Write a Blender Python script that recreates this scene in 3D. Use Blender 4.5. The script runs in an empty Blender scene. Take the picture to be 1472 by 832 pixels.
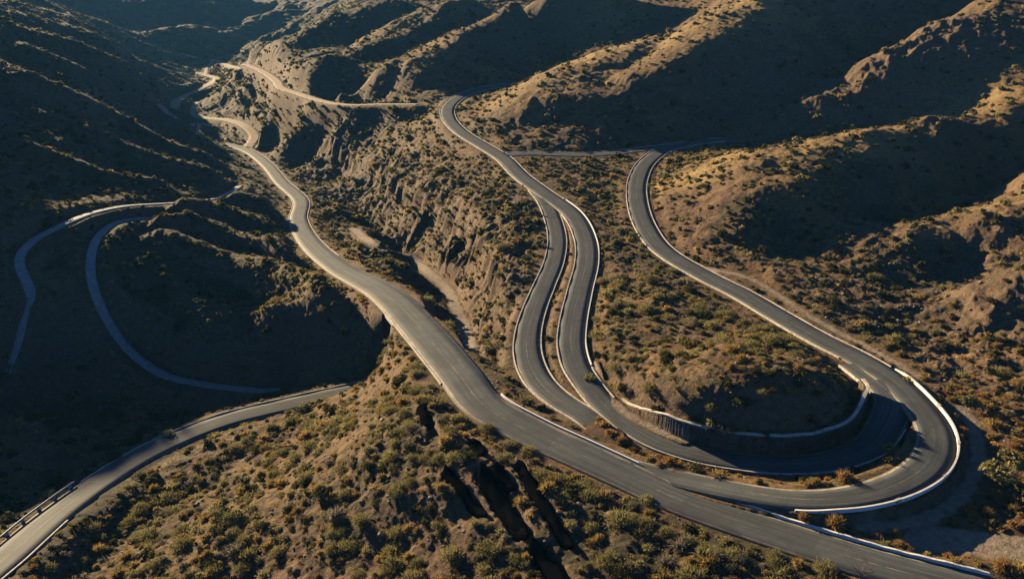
import bpy, bmesh, math, random
import numpy as np
from mathutils import Vector, Matrix, Euler
R = math.radians
rng = np.random.default_rng(7)
random.seed(7)
SC = bpy.context.scene
COL = SC.collection

# ------------------------------------------------------------------ camera
HC, PITCH, FPX = 75.0, R(24.0), 1145.0
CP, SP = math.cos(PITCH), math.sin(PITCH)
cam_d = bpy.data.cameras.new("camera")
cam = bpy.data.objects.new("camera", cam_d)
COL.objects.link(cam)
cam.location = (0, 0, HC)
cam.rotation_euler = (R(90) - PITCH, 0, 0)
cam_d.sensor_width = 36.0
cam_d.lens = 36.0 * FPX / 1472.0
cam_d.clip_start, cam_d.clip_end = 0.5, 30000
SC.camera = cam

def ray(px, py):
    X, Y = (px - 736) / FPX, (416 - py) / FPX
    return X, CP + Y * SP, -SP + Y * CP

def at(px, py, z):
    dx, dy, dz = ray(px, py)
    t = (HC - z) / -dz
    return (dx * t, dy * t, z)

def project(x, y, z):
    dep = y * CP + (HC - z) * SP
    up = y * SP - (HC - z) * CP
    return 736 + FPX * x / dep, 416 - FPX * up / dep, dep

# ------------------------------------------------------------------ roads: (px, py, z, width)
ROADS = {
 'A': [(215,186,-60,5),(250,192,-56,5.5),(300,203,-50,6),(350,214,-44,6.5),(382,235,-38,6.5),(405,262,-33,6.5),(432,288,-29,6.8),(429,316,-25,7),(447,350,-20,7.5),(490,386,-14,8),(555,422,-8,9),(612,480,-3,9.2),(662,540,0,8.6),(697,583,1,8),(765,621,1.5,7.4),(840,655,2,7),(905,685,2.2,6.6),(972,716,2.5,6.2),(1108,763,3.5,6.2),(1244,806,4.5,6.2),(1380,842,5,6.2),(1530,880,5,6.2)],
 'D': [(1062,199,2.4,5.5),(1015,203,2,6),(962,213,1,6.4),(932,231,.5,6.4),(917,258,0,6.4),(916,288,0,6.3),(928,326,0.3,6.2),(954,360,.8,6),(1013,396,1.4,6),(1067,423,2,6),(1118,453,2.5,6),(1176,486,3.3,5.8),(1230,513,4,5.8),(1278,542,4.7,5.7),(1316,578,5.4,5.6),(1340,610,5.8,5.5),(1346,638,6,5.4),(1333,668,6,5.4),(1301,691,5.9,5.2),(1258,707,5.7,5.0),(1210,716,5.4,4.7),(1159,718,5,4.4),(1108,713,4.4,4.2),(1040,701,3.4,4.2),(975,686,2.6,4.2),(925,676,2.2,4.4),(870,664,2.0,4.5)],
 'B': [(775,118,2,6.5),(741,121,1.6,7),(697,127,1,7.5),(663,138,.4,7.5),(645,153,0,7),(645,170,0,6.6),(663,190,0,6.4),(697,211,0,6.4),(724,228,0,6.3),(748,252,0,6.3),(780,276,0,6.2),(821,306,0,6),(841,343,0,5.8),(843,377,0,5.7),(833,418,0,5.6),(823,465,0,5.6),(821,496,0,5.5),(829,527,0,5.4),(843,549,0,5.2),(868,580,0,5),(905,611,.2,4.8),(950,636,.4,4.6),(1005,653,.5,4.6),(1070,664,.6,4.6),(1142,668,.8,4.8),(1205,660,1.2,5),(1254,638,2.0,5.4),(1278,608,3,5.8),(1280,582,3.9,6),(1268,560,4.4,5.4),(1245,540,4.4,4.6),(1222,524,4.0,4.4)],
 'C': [(760,262,0,4.5),(783,289,-.1,4.8),(794,312,-.4,5),(801,343,-.7,5),(796,377,-.9,5),(782,411,-1,5.1),(768,445,-1,5.2),(759,479,-1,5.4),(759,511,-.9,5.6),(773,545,-.6,5.6),(800,572,0,5.2),(832,592,.6,4.8),(872,618,1.3,4.4)],
 'E': [(1062,199,2.4,5),(1000,205,1.6,5),(940,212,.8,4.8),(885,219,.3,4.6),(838,222,0,4.6),(795,221,0,4.6),(760,220,0,4.8),(728,222,0,5)],
 'J': [(-110,900,-5,6.6),(-50,848,-7,6.6),(20,790,-9.5,6.6),(72,745,-12,6.4),(150,688,-15.5,6.2),(225,644,-18,6.2),(320,605,-20,6.2),(420,580,-21,6.2),(500,562,-21.3,6.2),(560,549,-21.5,6.2),(620,536,-21.5,6)],
 'H': [(10,535,-28,2.2),(25,495,-22,2.4),(36,455,-16,2.5),(45,420,-10,2.5),(32,392,-6,2.5),(26,372,-3,2.5),(48,345,-1,2.6),(100,318,0,2.7),(140,304,-2,2.7),(180,296,-4,2.7),(240,292,-9,2.7),(300,287,-16,2.9),(330,277,-21,2.9),(345,267,-24,2.7)],
 'I': [(410,556,-31,1.9),(380,560,-30,2.1),(330,557,-30,2.2),(290,551,-29.5,2.2),(240,540,-28.5,2.4),(200,516,-26,2.4),(172,488,-22,2.4),(145,440,-14,2.4),(131,400,-8.5,2.4),(131,365,-4.5,2.4),(145,335,-3.5,2.5),(175,317,-5,2.5),(228,311,-8,2.5)],
 'F': [(600,150,-2,4),(545,150,-5,4.5),(505,151,-7.5,5),(470,147,-10,5.5),(430,135,-14,6),(404,126,-17,6.5),(398,117,-19,7),(378,103,-22,7),(352,92,-25,7)],
}
DIRT = {'F'}
MAIN = ['A', 'D', 'B', 'C', 'E', 'J', 'H', 'I', 'F']

def catmull(P, step=0.8):
    P = np.array(P, float)
    Q = np.vstack([2 * P[0] - P[1], P, 2 * P[-1] - P[-2]])
    out = []
    for i in range(1, len(Q) - 2):
        p0, p1, p2, p3 = Q[i - 1], Q[i], Q[i + 1], Q[i + 2]
        n = max(3, int(np.linalg.norm((p2 - p1)[:3]) / step))
        # centripetal spacing keeps the curve from overshooting
        t0 = 0; t1 = t0 + max(np.linalg.norm((p1 - p0)[:3]) ** .5, 1e-3); t2 = t1 + max(np.linalg.norm((p2 - p1)[:3]) ** .5, 1e-3); t3 = t2 + max(np.linalg.norm((p3 - p2)[:3]) ** .5, 1e-3)
        t = np.linspace(t1, t2, n, endpoint=False)[:, None]
        A1 = (t1 - t) / (t1 - t0) * p0 + (t - t0) / (t1 - t0) * p1
        A2 = (t2 - t) / (t2 - t1) * p1 + (t - t1) / (t2 - t1) * p2
        A3 = (t3 - t) / (t3 - t2) * p2 + (t - t2) / (t3 - t2) * p3
        B1 = (t2 - t) / (t2 - t0) * A1 + (t - t0) / (t2 - t0) * A2
        B2 = (t3 - t) / (t3 - t1) * A2 + (t - t1) / (t3 - t1) * A3
        out.append((t2 - t) / (t2 - t1) * B1 + (t - t1) / (t2 - t1) * B2)
    out.append(Q[-2][None])
    return np.vstack(out)

def resample(S, step):
    d = np.r_[0, np.cumsum(np.linalg.norm(np.diff(S[:, :2], axis=0), axis=1))]
    n = max(2, int(d[-1] / step) + 1)
    t = np.linspace(0, d[-1], n)
    return np.stack([np.interp(t, d, S[:, k]) for k in range(S.shape[1])], 1)

def smooth_cols(S, cols, k):
    T = S.copy()
    w = np.hanning(2 * k + 3)[1:-1]; w /= w.sum()
    for c in cols:
        a = np.r_[2 * S[0, c] - S[k:0:-1, c], S[:, c], 2 * S[-1, c] - S[-2:-k - 2:-1, c]]
        T[:, c] = np.convolve(a, w, 'valid')
    return T

ROAD = {}
for k in MAIN:
    P = [at(a, b, z) + (w,) for a, b, z, w in ROADS[k]]
    S = resample(catmull(P), 0.8)
    ROAD[k] = smooth_cols(S, [0, 1], 3)
    ROAD[k] = smooth_cols(ROAD[k], [2, 3], 8)

# ------------------------------------------------------------------ terrain: control heights (px, py, z)
CTRL = [
 # foreground hill, between the lower-left road and the main road
 (600,585,1.5),(640,605,2.5),(690,640,3),(740,665,3),(800,690,2.8),(880,725,2.8),(960,765,3),(1060,800,3.5),(1150,832,4),
 (560,620,-.5),(500,640,-4),(470,690,-4.5),(400,720,-8),(560,700,-1),(640,720,1),(720,760,2),(820,790,2.5),(920,830,3),
 (300,760,-11),(420,800,-7.5),(550,820,-3.5),(680,832,0),(200,800,-12.5),(120,850,-11.5),(300,860,-10),(500,900,-4),(700,920,0),(900,920,2.5),(1100,920,3),
 (420,640,-13),(330,690,-15),(250,720,-16.5),(170,765,-15.5),(90,820,-13),(520,590,-8),(560,572,-3),
 # gorge left of the lower-left road, and the knoll
 (150,600,-36),(100,625,-35),(210,610,-36),(260,595,-35),(330,580,-33),(0,560,-33),(60,560,-35),(50,605,-25),(0,592,-22),(125,640,-29),(95,615,-27),
 (60,700,-27),(0,680,-25),(130,660,-27),(0,740,-22),(-60,640,-22),(-80,720,-22),(0,640,-23.5),
 (450,548,-27),(520,530,-22),(540,500,-14),(500,470,-14),(430,500,-20),(350,500,-22.5),(260,480,-19),(400,440,-18.5),(300,420,-17.5),(200,420,-12),(240,370,-12),(330,370,-18),(400,350,-23),(380,300,-28),(320,320,-19),
 # left mountain slope
 (0,460,-20),(80,470,-19),(0,400,-4),(80,380,-6),(0,330,3),(0,290,6),(0,250,8),(0,200,10),(0,150,12),(0,100,15),(0,50,18),(0,0,21),
 (60,280,1),(120,260,-2),(100,200,5),(200,250,-10),(160,200,-5),(100,150,7),(100,110,9),(100,60,12),(200,190,-18),(200,150,-16),(200,118,-15),(260,225,-23),(300,238,-27),(330,240,-32),(230,200,-27),
 (150,55,0),(110,28,8),(60,0,17),(230,100,-41),(270,122,-52),(250,150,-53),(240,170,-51),(190,80,-23),
 # valley floor
 (400,205,-49),(330,195,-55),(290,190,-58),(280,180,-59),(365,195,-53),(340,182,-55),(310,170,-58),(270,160,-60),(255,148,-61),(290,125,-63),(310,112,-65),(285,107,-67),(225,72,-74),(300,92,-68),(340,98,-64),(240,135,-60),
 # ravine floor, its right edge, its left bench
 (420,222,-47),(445,240,-42),(470,262,-37),(505,292,-34),(540,320,-30),(575,349,-26),(610,378,-22.5),(640,412,-19),(668,452,-15),(692,495,-11),(714,532,-5.5),
 (425,205,-43),(450,197,-36),(480,190,-29),(500,225,-28),(530,242,-23),(560,262,-19),(600,285,-15),(640,312,-11.5),(675,345,-8),(705,378,-5),(722,420,-3),(735,470,-1.5),
 (520,200,-20),(560,170,-12),(600,165,-6),(600,220,-9),(650,250,-6),(690,290,-4),(730,330,-2.5),(740,390,-1.5),(690,245,-2.5),(640,200,-3),(560,215,-15),(740,290,-1),(500,180,-22),(540,160,-12),
 (470,290,-31),(510,330,-21.5),(545,350,-17),(590,372,-12),(640,412,-7),(662,450,-5),(678,490,-3),(690,530,-1),
 (575,402,-15),(610,430,-10.5),(640,470,-7),(660,510,-4),(490,345,-24),(530,375,-18),
 # inside the hairpin, between the shelves
 (880,300,-1),(870,360,.5),(880,430,1.5),(900,500,3),(960,420,2.5),(980,500,5),(1050,470,4),(1050,525,10),(1120,500,7.5),(1125,545,10.5),(1185,535,9.5),(1000,560,8),(1070,578,9),(930,560,4.5),(1195,572,8.5),(860,480,1),(880,540,2),(1215,560,4.8),
 (800,240,-.3),(860,250,-.3),(880,235,-.2),(830,275,-.3),
 (1100,688,2.2),(1180,690,3),(1250,670,3.6),(1290,640,4.8),(1020,672,1.4),
 # outside of the hairpin
 (1402,680,3.4),(1382,722,3.7),(1340,747,3.9),(1260,760,3.9),(1165,745,3.7),(1404,640,3.6),(1384,600,4),(1440,700,4),(1400,780,3.5),(1472,760,4),(1472,700,5),(1300,785,3.6),(1472,832,5),(1440,640,5),(1472,600,6),(1350,560,4.2),(1400,560,4.2),
 # right hills
 (1000,355,3),(1100,400,2.4),(1200,440,2.4),(1290,500,3),(1350,530,3.6),(1420,530,5),(1300,440,2),(1400,540,3.5),
 (1200,378,1),(1260,352,3),(1330,330,7),(1400,308,10),(1472,288,13),(1540,262,17),(1340,395,0),(1290,390,-.5),(1420,410,8.5),(1472,400,10.5),(1390,436,5),(1400,500,2),(1472,520,4),(1360,425,1.5),
 (1000,300,3),(960,320,1),(1050,340,3.2),(1100,350,2),(1150,360,0),(1250,320,-.5),(1330,295,.5),(1400,280,2.5),(1472,262,5),
 (960,268,1.5),(1000,245,4.5),(1060,222,8.5),(1150,206,13),(1250,190,17.7),(1350,166,20.6),(1472,130,26.6),(1560,100,32),
 (1090,192,4),(1120,170,10),(1170,140,18),(1250,84,30.5),(1320,45,39.5),(1400,2,49.5),(1130,188,6),(1472,-30,55),
 (690,150,1),(700,165,2),(730,135,7),(760,115,11.5),(840,85,19),(900,64,25),(1000,30,38.5),(1100,-2,48),
 (718,104,6),(770,75,12),(850,32,20),(930,-2,28),(700,100,3),
 (486,115,2),(540,102,6.5),(588,88,11.8),(640,60,19.5),(676,44,25),(744,0,39.5),
 (420,92,-10),(470,72,0),(520,54,9),(570,30,18),(620,9,27),(500,90,-3),
 (370,76,-20),(410,60,-9),(450,43,2),(490,22,14),(530,0,25),(300,140,-57),(330,150,-52),(350,150,-46),(380,170,-46),(400,180,-46),(380,130,-34),(360,110,-36),(420,160,-27),(450,170,-27),
]
HID = [  # hidden or out-of-frame heights, world metres (x, y, z)
 (0,0,-14),(0,40,-9),(60,60,-2),(-60,50,-9),(120,70,4),(-120,60,-20),(0,-150,-20),(200,0,20),(-200,0,-10),(250,120,40),(300,-100,40),(-250,-150,0),
 (160,220,30),(200,250,55),(260,330,80),(320,420,100),(180,160,18),(240,200,40),(128,284,6),(155,288,12),(90,332,3),(118,327,7),(150,347,15),(182,378,24),(215,402,36),
 (60,450,2),(78,470,12),(172,428,67),(232,468,88),(180,520,70),(230,560,84),(250,385,74),(305,415,95),(42,562,60),(95,612,78),(330,600,110),(20,520,2),(40,600,12),(120,640,45),(220,800,100),(-60,560,-3),(-20,690,25),(-110,640,-8),(-140,740,8),
 (-180,840,-2),(-120,1000,50),(0,900,60),(150,1100,130),(-250,1000,-35),
 (-225,300,33),(-240,332,41),(-245,378,28),(-265,365,40),(-300,330,60),(-260,260,45),(-215,220,22),(-180,150,-5),(-260,180,35),(-300,425,43),(-330,500,45),(-380,380,78),(-430,480,72),(-420,600,36),(-500,640,62),(-520,800,40),(-450,800,-5),(-400,250,90),(-350,100,40),(-600,400,150),(-700,700,130),  # unseen left mountain, its heights shaped to cast shade on the left slope
 (-340,800,-52),(-300,870,-64),(-420,900,-46),(-480,1000,-25),(-560,1000,5),(-450,1150,-62),(-520,1250,-30),(-380,1150,-72),(-700,1200,40),(-900,1000,110),
 (-430,1400,-40),(-350,1300,-45),(-520,1600,-30),(-650,1500,10),(-400,1700,20),(-600,1900,40),(-300,1600,30),(-150,1400,90),(-800,1800,60),(-500,2300,90),(-900,2300,90),(-100,2000,110),(300,1700,140),(700,1200,140),(700,600,120),(500,200,80),(-1200,1600,80),(-1200,600,120),
 (0,3200,60),(-1500,3000,80),(1500,2500,120),(-3000,2000,40),(2500,500,60),(-2500,0,40),(0,-1500,20),(-4000,4500,60),(4000,4500,60),(0,6500,60),(-4000,-3000,20),(4000,-3000,20),(0,-5000,20),
]
FACES = [((1150,206,13),(1190,372,.5),.12),((1250,190,17.7),(1250,322,-.5),.14),((1350,166,20.6),(1335,294,.6),.13),((1472,130,26.6),(1472,261,5),.12),((1560,100,32),(1560,240,8),.1),
 ((1060,222,8.5),(1075,372,1.8),.10),((760,115,11.5),(760,208,0),.12),((840,85,19),(840,214,.2),.13),((900,64,25),(900,209,.6),.13),((1000,30,38.5),(1000,198,2.2),.10),((1100,-2,48),(1085,190,3),.08),
 ((588,88,11.8),(588,141,-3),.12),((676,44,25),(690,118,1),.10),((1472,288,13),(1472,388,3.5),.12),((1400,308,10),(1385,392,.5),.12),((1330,330,7),(1300,398,-.6),.15)]
FP = []
for c_, f_, bl in FACES:
    a_, b_ = np.array(at(*c_)), np.array(at(*f_)); Ln = np.linalg.norm((a_ - b_)[:2])
    for t in (.22, .42, .62, .82):
        q = a_ * (1 - t) + b_ * t; q[2] += bl * Ln * 4 * t * (1 - t) * (.55 + .45 * (1 - t)) * .8; FP.append(tuple(q))
pts = FP + [at(*c) for c in CTRL] + [tuple(h) for h in HID]
for k in MAIN:
    S = resample(ROAD[k], 9.0 if k != 'F' else 16.0)
    pts += [tuple(s[:3] - np.array([0, 0, .15])) for s in S]
P = np.array(pts, float)
# thin out points that nearly coincide
keep = []
for i in range(len(P)):
    if all((P[i, 0] - P[j, 0]) ** 2 + (P[i, 1] - P[j, 1]) ** 2 > 6.0 for j in keep):
        keep.append(i)
P = P[keep]
C2 = 7.0 ** 2
def phi(a, b):
    return np.sqrt((a[:, None, 0] - b[None, :, 0]) ** 2 + (a[:, None, 1] - b[None, :, 1]) ** 2 + C2)
n = len(P)
SCL = 1000.0
Pl = np.c_[np.ones(n), P[:, :2] / SCL]
K = phi(P, P)
M = np.zeros((n + 3, n + 3)); M[:n, :n] = K - np.eye(n) * 0.9; M[:n, n:] = Pl; M[n:, :n] = Pl.T
W = np.linalg.solve(M, np.r_[P[:, 2], 0, 0, 0])
def base_h(x, y):
    q = np.stack([x.ravel(), y.ravel()], 1); out = np.empty(len(q))
    for i in range(0, len(q), 20000):
        s = q[i:i + 20000]
        out[i:i + 20000] = phi(s, P) @ W[:n] + W[n] + (s / SCL) @ W[n + 1:]
    return out.reshape(x.shape)

def geo(a, b, s0, g):   # growing steps from a to b
    out, s = [a], s0
    while abs(out[-1] - b) > s * 1.3:
        out.append(out[-1] + s * (1 if b > a else -1)); s = min(s * g, 6.0)
    out.append(b); return out
AZ_IN, AZ_STEP = 41.0, 0.066
az = np.arange(-AZ_IN, AZ_IN + 1e-6, AZ_STEP)
side = np.array(geo(AZ_IN, 180.0, .1, 1.06)[1:])
az = np.r_[-side[::-1], az, side]
lr = np.r_[np.log(np.geomspace(3, 60, 50))[:-1], np.arange(math.log(60), math.log(1500), .0022), np.log(np.geomspace(1504, 12000, 110))]
rr = np.exp(lr)
azc = np.r_[np.arange(-180, -60, 3.0), np.arange(-60, 60, .5), np.arange(60, 180.1, 3.0)]
lrc = np.r_[np.linspace(math.log(2.6), math.log(55), 20)[:-1], np.arange(math.log(55), math.log(1700), .0085), np.linspace(math.log(1710), math.log(12500), 50)]
Ac, Lc = np.meshgrid(np.radians(azc), np.exp(lrc))
Hcoarse = base_h(Lc * np.sin(Ac), Lc * np.cos(Ac))

def cubic_w(xs, q):
    i = np.clip(np.searchsorted(xs, q) - 1, 0, len(xs) - 2)
    t = (q - xs[i]) / (xs[i + 1] - xs[i])
    idx = np.stack([np.clip(i - 1, 0, len(xs) - 1), i, i + 1, np.clip(i + 2, 0, len(xs) - 1)])
    w = np.stack([-.5 * t + t * t - .5 * t ** 3, 1 - 2.5 * t * t + 1.5 * t ** 3, .5 * t + 2 * t * t - 1.5 * t ** 3, -.5 * t * t + .5 * t ** 3])
    return idx, w
iw, ww = cubic_w(azc, az)
H1 = sum(Hcoarse[:, iw[k]] * ww[k] for k in range(4))
iw, ww = cubic_w(lrc, lr)
H = sum(H1[iw[k], :] * ww[k][:, None] for k in range(4))
AZG, RG = np.meshgrid(np.radians(az), rr)
X = RG * np.sin(AZG); Y = RG * np.cos(AZG)
X = X.astype(np.float32); Y = Y.astype(np.float32); H = H.astype(np.float32)
NR, NA = H.shape
print('terrain', NR, NA, 'ctrl', n)

# ------------------------------------------------------------------ noise
_perm = rng.permutation(512).astype(np.int32)
_perm = np.r_[_perm, _perm]
_g = rng.uniform(0, 2 * np.pi, 512)
_gx, _gy = np.cos(_g).astype(np.float32), np.sin(_g).astype(np.float32)
def perlin(x, y):
    xi = np.floor(x).astype(np.int32); yi = np.floor(y).astype(np.int32)
    fx = (x - xi).astype(np.float32); fy = (y - yi).astype(np.float32)
    u = fx * fx * fx * (fx * (fx * 6 - 15) + 10); v = fy * fy * fy * (fy * (fy * 6 - 15) + 10)
    xi &= 511; yi &= 511
    x1 = (xi + 1) & 511; y1 = (yi + 1) & 511
    def gr(ix, iy, dx, dy):
        h = _perm[(_perm[ix] + iy) & 511]
        return _gx[h] * dx + _gy[h] * dy
    a = gr(xi, yi, fx, fy); b = gr(x1, yi, fx - 1, fy); c = gr(xi, y1, fx, fy - 1); d = gr(x1, y1, fx - 1, fy - 1)
    return (a + u * (b - a)) * (1 - v) + (c + u * (d - c)) * v
def fbm(x, y, o, gain=.5):
    s, a = 0, 1.0
    for k in range(o):
        s = s + a * perlin(x * 2 ** k + 17.3 * k, y * 2 ** k - 9.1 * k); a *= gain
    return s
def ridged(x, y, o, gain=.5):
    s, a = 0, 1.0
    for k in range(o):
        s = s + a * (1 - 2.2 * np.abs(perlin(x * 2 ** k + 31.7 * k, y * 2 ** k + 5.3 * k))); a *= gain
    return s
def sst(a, b, x):
    t = np.clip((x - a) / (b - a), 0, 1)
    return t * t * (3 - 2 * t)

# surface lookup for a pixel of the photograph's viewpoint
def surf(px, py, HH=None):
    HH = H if HH is None else HH
    dx, dy, dz = ray(px, py)
    a = math.degrees(math.atan2(dx, dy)); s = dz / math.hypot(dx, dy)
    j = int(np.argmin(np.abs(az - a)))
    e = (HH[40:, j] - HC) / rr[40:]
    hit = np.nonzero(e >= s)[0]
    i = (hit[0] if len(hit) else len(rr) - 41) + 40
    f = 0.0
    if i > 40:
        e0, e1 = (HH[i - 1, j] - HC) / rr[i - 1], (HH[i, j] - HC) / rr[i]
        f = (s - e0) / (e1 - e0) if e1 > e0 else 1
        r = rr[i - 1] + f * (rr[i] - rr[i - 1])
    else: r = rr[i]
    return (r * math.sin(math.radians(a)), r * math.cos(math.radians(a)), HC + s * r)
def surf_line(pix, step=.8):
    return resample(catmull([surf(a, b) for a, b in pix]), step)

def dist_field(S, reach, cell=.7):
    """distance to a polyline and the interpolated columns 2.. of it, at terrain vertices within reach"""
    x0, y0 = S[:, 0].min() - reach, S[:, 1].min() - reach
    nx, ny = int((S[:, 0].max() + reach - x0) / cell) + 3, int((S[:, 1].max() + reach - y0) / cell) + 3
    D = np.full((nx, ny), 1e9, np.float32); Z = np.zeros((nx, ny), np.float32); Wd = np.zeros((nx, ny), np.float32); SG = np.zeros((nx, ny), np.float32)
    k = int(reach / cell) + 1
    tan = np.gradient(S[:, :2], axis=0); tan /= np.linalg.norm(tan, axis=1)[:, None] + 1e-9
    for s, t in zip(S, tan):
        i, j = int((s[0] - x0) / cell), int((s[1] - y0) / cell)
        i0, i1, j0, j1 = max(i - k, 0), min(i + k + 1, nx), max(j - k, 0), min(j + k + 1, ny)
        gx = (x0 + np.arange(i0, i1) * cell - s[0])[:, None]; gy = (y0 + np.arange(j0, j1) * cell - s[1])[None, :]
        d = np.sqrt(gx * gx + gy * gy)
        v = D[i0:i1, j0:j1]; m = d < v
        v[m] = d[m]; Z[i0:i1, j0:j1][m] = s[2]; SG[i0:i1, j0:j1][m] = (gx * t[1] - gy * t[0])[m]
        if S.shape[1] > 3: Wd[i0:i1, j0:j1][m] = s[3]
    msk = (X > x0 + cell) & (X < x0 + (nx - 2) * cell) & (Y > y0 + cell) & (Y < y0 + (ny - 2) * cell)
    idx = np.nonzero(msk.ravel())[0]
    gx = (X.ravel()[idx] - x0) / cell; gy = (Y.ravel()[idx] - y0) / cell
    i = gx.astype(int); j = gy.astype(int); fx = gx - i; fy = gy - j
    def bil(A): return A[i, j] * (1 - fx) * (1 - fy) + A[i + 1, j] * fx * (1 - fy) + A[i, j + 1] * (1 - fx) * fy + A[i + 1, j + 1] * fx * fy
    d = bil(D); ok = d < reach - 1.5
    return idx[ok], d[ok], bil(Z)[ok], bil(Wd)[ok], bil(SG)[ok]

# ------------------------------------------------------------------ ridges and gullies drawn on the base surface: (pixels, height, half width)
FOLDS = [
 ([(0,65),(68,92),(163,136),(238,172),(258,190)], 7, 11), ([(0,99),(34,122),(92,146),(170,180),(252,224),(340,250)], 7, 9),
 ([(0,146),(48,167),(102,192),(170,218),(258,250),(335,262)], 6, 8), ([(262,292),(340,297),(418,314)], 6.5, 6),
 ([(225,303),(323,323),(400,345),(436,357)], 7, 6), ([(185,322),(231,325),(306,345),(408,374),(456,384)], 7, 6),
 ([(200,356),(245,360),(296,380),(357,401),(408,418),(500,440)], 6.5, 6), ([(365,455),(430,462),(490,458),(550,455)], 3.4, 4.5),
 ([(365,474),(430,482),(490,480),(560,474)], 3.4, 4), ([(0,30),(90,70),(180,108),(250,118)], 9, 15), ([(0,200),(90,235),(180,262),(260,275)], 3.5, 6),
 # valley sides
 ([(330,150),(370,125),(385,112)], 3, 8), ([(400,190),(440,160),(470,155)], -4, 9), ([(360,168),(400,150),(430,140)], 3, 9), ([(405,215),(440,185),(500,172)], -3.5, 6),
 # ravine and cut beside the main road
 ([(508,328),(525,343),(545,352),(590,372),(618,392),(640,412),(655,440),(664,462),(672,488),(680,512)], 1.2, 3.0),
 ([(500,285),(545,318),(580,348),(618,385),(650,425),(676,472),(698,515)], -6.5, 6), ([(565,398),(600,428),(632,465),(658,505)], -3.5, 3.5),
 # upper hills
 ([(445,124),(520,80),(620,42),(690,5)], 5, 9), ([(403,110),(470,76),(542,44),(616,6)], -4.5, 8), ([(385,90),(450,52),(517,2)], 5, 10), ([(850,110),(930,70),(1010,20)], -3, 7),
 ([(700,150),(780,150),(880,140),(960,115)], 2.2, 9), ([(720,180),(800,172),(860,165)], -1.6, 7), ([(880,130),(980,90),(1060,50)], 2.5, 10),
 ([(1180,300),(1260,262),(1350,240)], 1.8, 9), ([(1080,350),(1160,318),(1240,300)], -1.6, 7), ([(1380,440),(1430,420),(1472,405)], 2.5, 8),
 # far hills
 ([(240,70),(300,40),(360,5)], 22, 40), ([(300,75),(360,55),(430,12)], 20, 35), ([(330,80),(400,60),(480,2)], 12, 25), ([(180,40),(230,20),(260,0)], 25, 50), ([(255,60),(275,40)], 10, 30), ([(345,90),(420,70),(500,20)], 6, 14),
]
DH = np.zeros_like(H)
def add_fold(S, a, w, ends=12, flat=False):
    idx, d, z, wd, sg = dist_field(np.c_[S, np.linspace(0, 1, len(S))], w * 2.6, cell=max(.7, w / 9))
    taper = np.minimum(sst(0, .14, wd), sst(0, .14, 1 - wd)) if ends else 1
    DH.ravel()[idx] += a * np.exp(-(d / w) ** (3.4 if flat else 2)) * taper
for fi, (pix, a, w) in enumerate(FOLDS):
    add_fold(surf_line(pix, max(.8, w / 6)), a, w, flat=fi < 9)
# the eroded bank along the right side of the ravine: a sharp broken step
for pix, a in [([(440,196),(480,212),(522,240),(560,262),(600,285),(642,314),(676,348),(704,382),(720,425),(733,475)], 2.4), ([(590,262),(630,285),(668,318),(700,352)], 1.0)]:
    S = surf_line(pix)
    S[:, :2] += np.stack([perlin(np.arange(len(S)) / 6.0, np.zeros(len(S))), perlin(np.arange(len(S)) / 6.0, np.full(len(S), 8.5))], 1) * 3.5
    idx, d, z, wd, sg = dist_field(np.c_[S, np.linspace(0, 1, len(S))], 20.0)
    DH.ravel()[idx] += a * np.tanh(-sg / .8) * np.exp(-(d / 9.0) ** 2) * np.minimum(sst(0, .1, wd), sst(0, .1, 1 - wd))

# broken ground: rock faces and rough slopes (px, py, radius m, amplitude)
ROUGH = [(530,275,30,2.2),(480,225,30,2.2),(590,320,24,2.0),(650,350,22,2.0),(705,420,18,1.8),(600,300,22,1.8),(680,370,16,1.8),(728,470,10,1.3),(450,205,30,1.6),(1150,140,26,2.2),(1240,100,30,2.6),(1320,60,30,2.4),
         (1100,175,18,1.6),(1360,170,24,1.2),(1300,430,20,1.0),(1400,470,22,1.2),(1400,370,22,.9),(1380,520,20,1.0),(420,420,24,.8),(500,450,22,.8),(380,150,40,1.2),(560,650,16,.5),(660,720,14,.6),(60,620,14,1.2),(640,470,14,1.0),(1290,330,24,.8),(360,110,50,1.2)]
rough = np.zeros_like(H)
for px, py, rad, a in ROUGH:
    s = surf(px, py)
    rough = np.maximum(rough, a * np.exp(-((X - s[0]) ** 2 + (Y - s[1]) ** 2) / rad ** 2))

EDGE = {}
dmin = np.full(H.size, 60.0, np.float32)
for k in MAIN:
    idx, d, z, w, sg = dist_field(ROAD[k], 26.0)
    e = d - w / 2
    EDGE[k] = (idx, e, z, w, sg)
    dmin[idx] = np.minimum(dmin[idx], e)
dmin = dmin.reshape(H.shape)
fade = sst(.5, 9.0, dmin)
near = sst(1400, 500, RG).astype(np.float32)
wx = X + 6 * perlin(X / 23, Y / 23); wy = Y + 6 * perlin(X / 23 + 50, Y / 23)
nz = 1.7 * fbm(wx / 46, wy / 46, 2) + .9 * (ridged(wx / 24, wy / 24, 2) - .9)
nz = nz * (1 + 3.0 * sst(450, 1600, RG)) * (1 - .55 * sst(-60, -110, X) * sst(620, 480, RG))
nz2 = .7 * fbm(X / 7.0, Y / 7.0, 2) + .34 * fbm(X / 2.3, Y / 2.3, 2) + .12 * perlin(X / .8, Y / .8) * sst(330, 150, RG)
rk = rough * (.9 * ridged(wx / 9, wy / 9, 4, .55) - .8)
H2 = H + DH * sst(0, 9, dmin) + (nz * sst(0, 16, dmin) + (nz2 + rk) * fade) * (RG > 20)

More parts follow.
